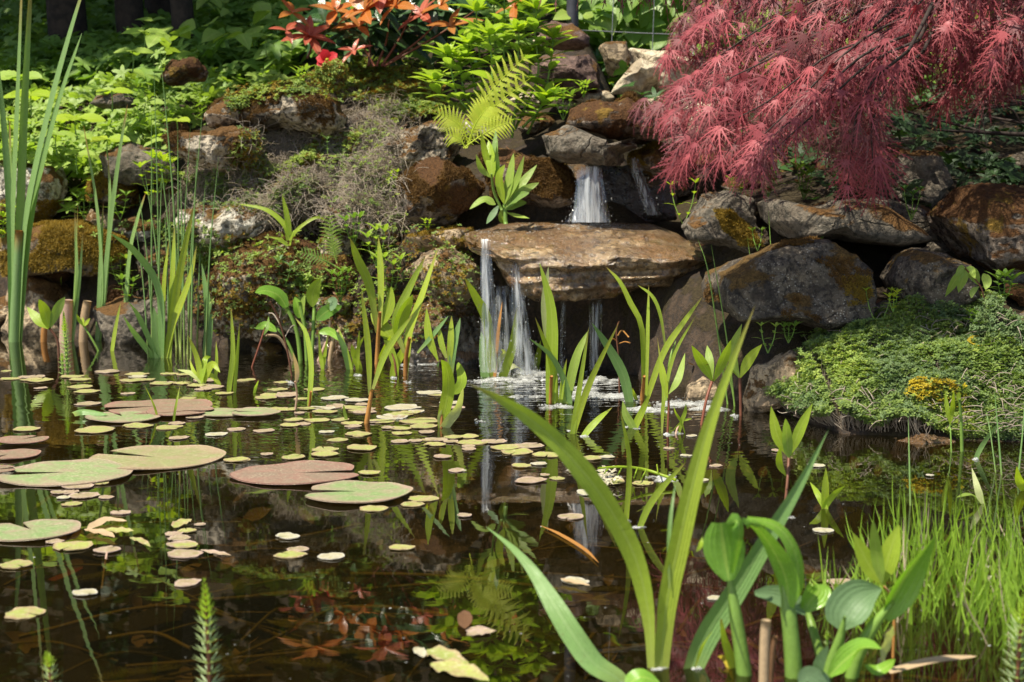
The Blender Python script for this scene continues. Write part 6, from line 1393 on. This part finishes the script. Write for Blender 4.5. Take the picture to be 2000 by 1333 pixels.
t = thing('red_maple', at(2180, 330, 4.6)); tag(t, 'weeping red laceleaf maple hanging over the rocks from the upper right', 'maple')
SPR = [  # ridge sprays in photo pixels with distance at start and end
 ([(1640,-60),(1520,-20),(1420,30),(1330,70),(1296,118)], 4.5, 4.45), ([(1700,-60),(1580,0),(1480,50),(1390,110),(1320,150)], 4.3, 4.35), ([(1780,-40),(1650,30),(1560,80),(1460,130),(1400,160),(1300,225)], 4.1, 4.25),
 ([(1800,20),(1700,70),(1600,110),(1500,190),(1420,235),(1330,300)], 3.95, 4.1), ([(1820,10),(1740,40),(1660,85),(1590,150),(1530,215),(1470,270),(1440,330)], 3.85, 3.95), ([(1780,80),(1690,120),(1620,180),(1560,240),(1500,290),(1462,345)], 3.75, 3.85),
 ([(1760,100),(1690,160),(1660,220),(1650,290),(1640,370)], 3.65, 3.75), ([(1790,100),(1720,170),(1690,240),(1690,300),(1696,360)], 3.75, 3.8), ([(1880,-60),(1800,-10),(1760,40),(1760,110)], 3.8, 3.8), ([(2000,-60),(1900,-20),(1850,30),(1830,80)], 3.9, 3.8),
 ([(2080,-60),(2020,0),(1970,50),(1930,110)], 3.8, 3.7), ([(2100,0),(2040,60),(2000,100),(1960,160)], 4.2, 4.1), ([(1560,-60),(1450,-30),(1380,10),(1330,50)], 4.6, 4.6), ([(1660,60),(1560,120),(1470,170),(1390,230),(1330,280),(1310,320)], 4.25, 4.3),
 ([(1700,20),(1600,60),(1500,100),(1410,170),(1350,200),(1290,232)], 4.2, 4.3), ([(1750,60),(1650,130),(1570,190),(1500,230),(1430,270),(1390,320)], 4.1, 4.15), ([(1900,60),(1840,90),(1790,130),(1760,190)], 4.1, 4.2), ([(1980,40),(1900,90),(1860,130),(1830,190)], 4.3, 4.4), ([(2100,80),(2010,110),(1940,150),(1900,210)], 4.4, 4.5)]
trunk = at(2180, 300, 4.6); crown = MB(); nb = 0
hub = at(1960, -120, 4.05)
build_stem(t, [trunk - (0, 0, .12), at(2120, 160, 4.55), hub], [.05, .04, .03], 'mbarkl' if 'mbarkl' in M else 'redstem', 'trunk', 10)
bs = MB()
for bi, (pts, ya, yb) in enumerate(SPR):
    ya -= .32; yb -= .32
    for rep in range(4):
        j = rng.normal(size=2) * (0 if rep == 0 else 1) * np.array([30, 26]); dy = 0 if rep == 0 else U(-.05, .5)
        m_ = len(pts); W3 = [at(a + 14 + j[0] * (1 - .35 * i / m_), b_ + j[1] * (1 - .3 * i / m_) - (0 if rep == 0 else 22), ya + (yb - ya) * i / (m_ - 1) + dy) for i, (a, b_) in enumerate(pts)]
        LL = sum(np.linalg.norm(W3[i + 1] - W3[i]) for i in range(m_ - 1)); nn_ = max(6, int(LL / .030)); C = crom(W3, nn_ + 2)
        bs = MB()
        if rep < 2: tube(bs, C[::3] if len(C) > 9 else C, [.004, .0025, .0008], 5, n=14)
        if rep == 0: tube(bs, [hub, (hub + W3[0]) / 2 + (0, 0, .08), W3[0]], [.014, .008, .004], 6, n=10)
        if bs.n: bs.build('branch', M['mbark'], t)
        T_ = nrm(np.gradient(C, axis=0))
        for i in range(1, nn_ + 2):
            if rng.uniform() < .22: continue
            f = i / (nn_ + 1); side = nrm(np.cross(T_[i], UP)) * (1 if i % 2 else -1) * U(.1, .8)
            d = nrm(T_[i] * .75 + side + np.array([-.1, -.15, -.55]) + rng.normal(size=3) * .18)
            nrm_ = nrm(np.array([-.25, -.55, .85]) + rng.normal(size=3) * .25)
            scatter(crown, LACE, np.array([C[i] + rng.normal(size=3) * .008]), d, nrm_, U(.06, .118) * (1 if f < .9 else .85), rnd=U(0, 1) if dy < .12 else U(.5, 1), mi=0 if rng.uniform() < (.8 if dy < .12 else .35) else 1)  # leaves set further back take the darker, shade-coloured tones
            nb += 1
for k in range(2400):  # extra maple leaves above the view, added to shade the right-hand rocks
    p = np.array([U(.74, 2.6), U(3.0, 5.8), 0]); p[2] = .5 + .13 * p[1] + U(.04, .40)
    if p[0] < .95 and rng.uniform() < .5: continue
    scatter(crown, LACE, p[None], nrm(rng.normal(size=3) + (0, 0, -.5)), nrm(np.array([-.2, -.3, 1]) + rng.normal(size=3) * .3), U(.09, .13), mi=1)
for k in range(380):  # unseen leaf patch added overhead to dapple the large boulder with shade
    p = np.array([U(.12, .66), U(3.06, 3.34), 0]); p[2] = .5 + .13 * p[1] + U(.05, .30)
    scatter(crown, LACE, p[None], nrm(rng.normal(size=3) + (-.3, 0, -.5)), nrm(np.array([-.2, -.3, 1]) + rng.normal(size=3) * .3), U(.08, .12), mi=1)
crown.build('foliage', [M['maple'], M['maple_shade']], t)
mb = MB()
for k in range(5):
    mb = MB(); a = at(2150, 260 + U(-30, 20), 4.6); e = at(U(1780, 1900), U(150, 260), U(4.4, 5)); m_ = (a + e) / 2 + rng.normal(size=3) * .05
    tube(mb, [a, m_, e], [.011, .006, .0015], 6, n=12)
    tube(mb, [m_, (m_ + e) / 2 + rng.normal(size=3) * .05, e + rng.normal(size=3) * .12], [.005, .003, .001], 5, n=10); mb.build('branch', M['mbark'], t)

# ============================================================ labels: say what each repeat stands beside
ANCH = [((28, 400), 'the tall cattails'), ((130, 620), 'the pale cut stem'), ((320, 560), 'the iris clump'), ((590, 620), 'the clump of folded leaves'), ((308, 797), 'the upper brown lily pad'), ((500, 811), 'the pink-rimmed green pad'), ((303, 897), 'the large olive pad'), ((125, 927), 'the largest green pad'),
        ((20, 888), 'the pinkish pad at the left edge'), ((582, 928), 'the reddish lily pad'), ((697, 968), 'the sharp-notched green pad'), ((62, 1040), 'the heart-shaped pad'), ((405, 1200), "the front mare's tail"), ((95, 1310), "the corner mare's tail"), ((716, 800), 'the orange-footed forked shoot'), ((863, 800), 'the shoot with a pale drooping leaf'),
        ((967, 700), 'the left waterfall stream'), ((1078, 740), 'the very broad blade'), ((1117, 840), 'the forking mid-pond shoot'), ((1260, 925), 'the floating flower stalk'), ((1288, 1290), 'the largest foreground plant'), ((1223, 980), 'the narrow upright leaf'), ((1545, 1180), 'the broad glossy leaves'), ((1533, 930), 'the tall bog plant'), ((1611, 970), 'the three-leaved sprout'), ((1820, 1180), 'the grass tuft'),
        ((1155, 510), 'the wet slab'), ((1540, 560), 'the largest boulder'), ((1750, 740), 'the thyme bank'), ((1010, 790), 'the foam'), ((800, 620), 'the lime-leaved shoot'), ((890, 1290), 'the bottom-centre leaf pair'), ((1380, 760), 'the red-stemmed plant')]
ORD = ['', 'second ', 'third ', 'fourth ', 'fifth ', 'sixth ', 'seventh ', 'eighth ', 'ninth ', 'tenth ', 'eleventh ', 'twelfth ', 'thirteenth ', 'fourteenth ', 'fifteenth ', 'sixteenth ', 'seventeenth ', 'eighteenth ', 'nineteenth ', 'twentieth ']
from collections import defaultdict
bylab = defaultdict(list)
for o, lb, px in PENDING: bylab[lb].append((o, px))
for lb, items in bylab.items():
    if len(items) < 2: continue
    sub = defaultdict(list)
    for o, px in items:
        an = min(ANCH, key=lambda a: math.hypot(a[0][0] - px[0], (a[0][1] - px[1]) * 1.8))
        dx, dy = px[0] - an[0][0], (px[1] - an[0][1]) * 1.8
        rel = ('right of' if dx > 0 else 'left of') if abs(dx) > abs(dy) else ('in front of' if dy > 0 else 'behind')
        sub[(rel, an[1])].append((math.hypot(dx, dy), o))
    for (rel, an), L in sub.items():
        L.sort(key=lambda q: q[0])
        for i, (d, o) in enumerate(L): o['label'] = f"{lb}, {ORD[min(i, 19)]}nearest {rel} {an}" if len(L) > 1 else f"{lb} {rel} {an}"
for o in bpy.data.objects:
    if "_o" in o: del o["_o"]
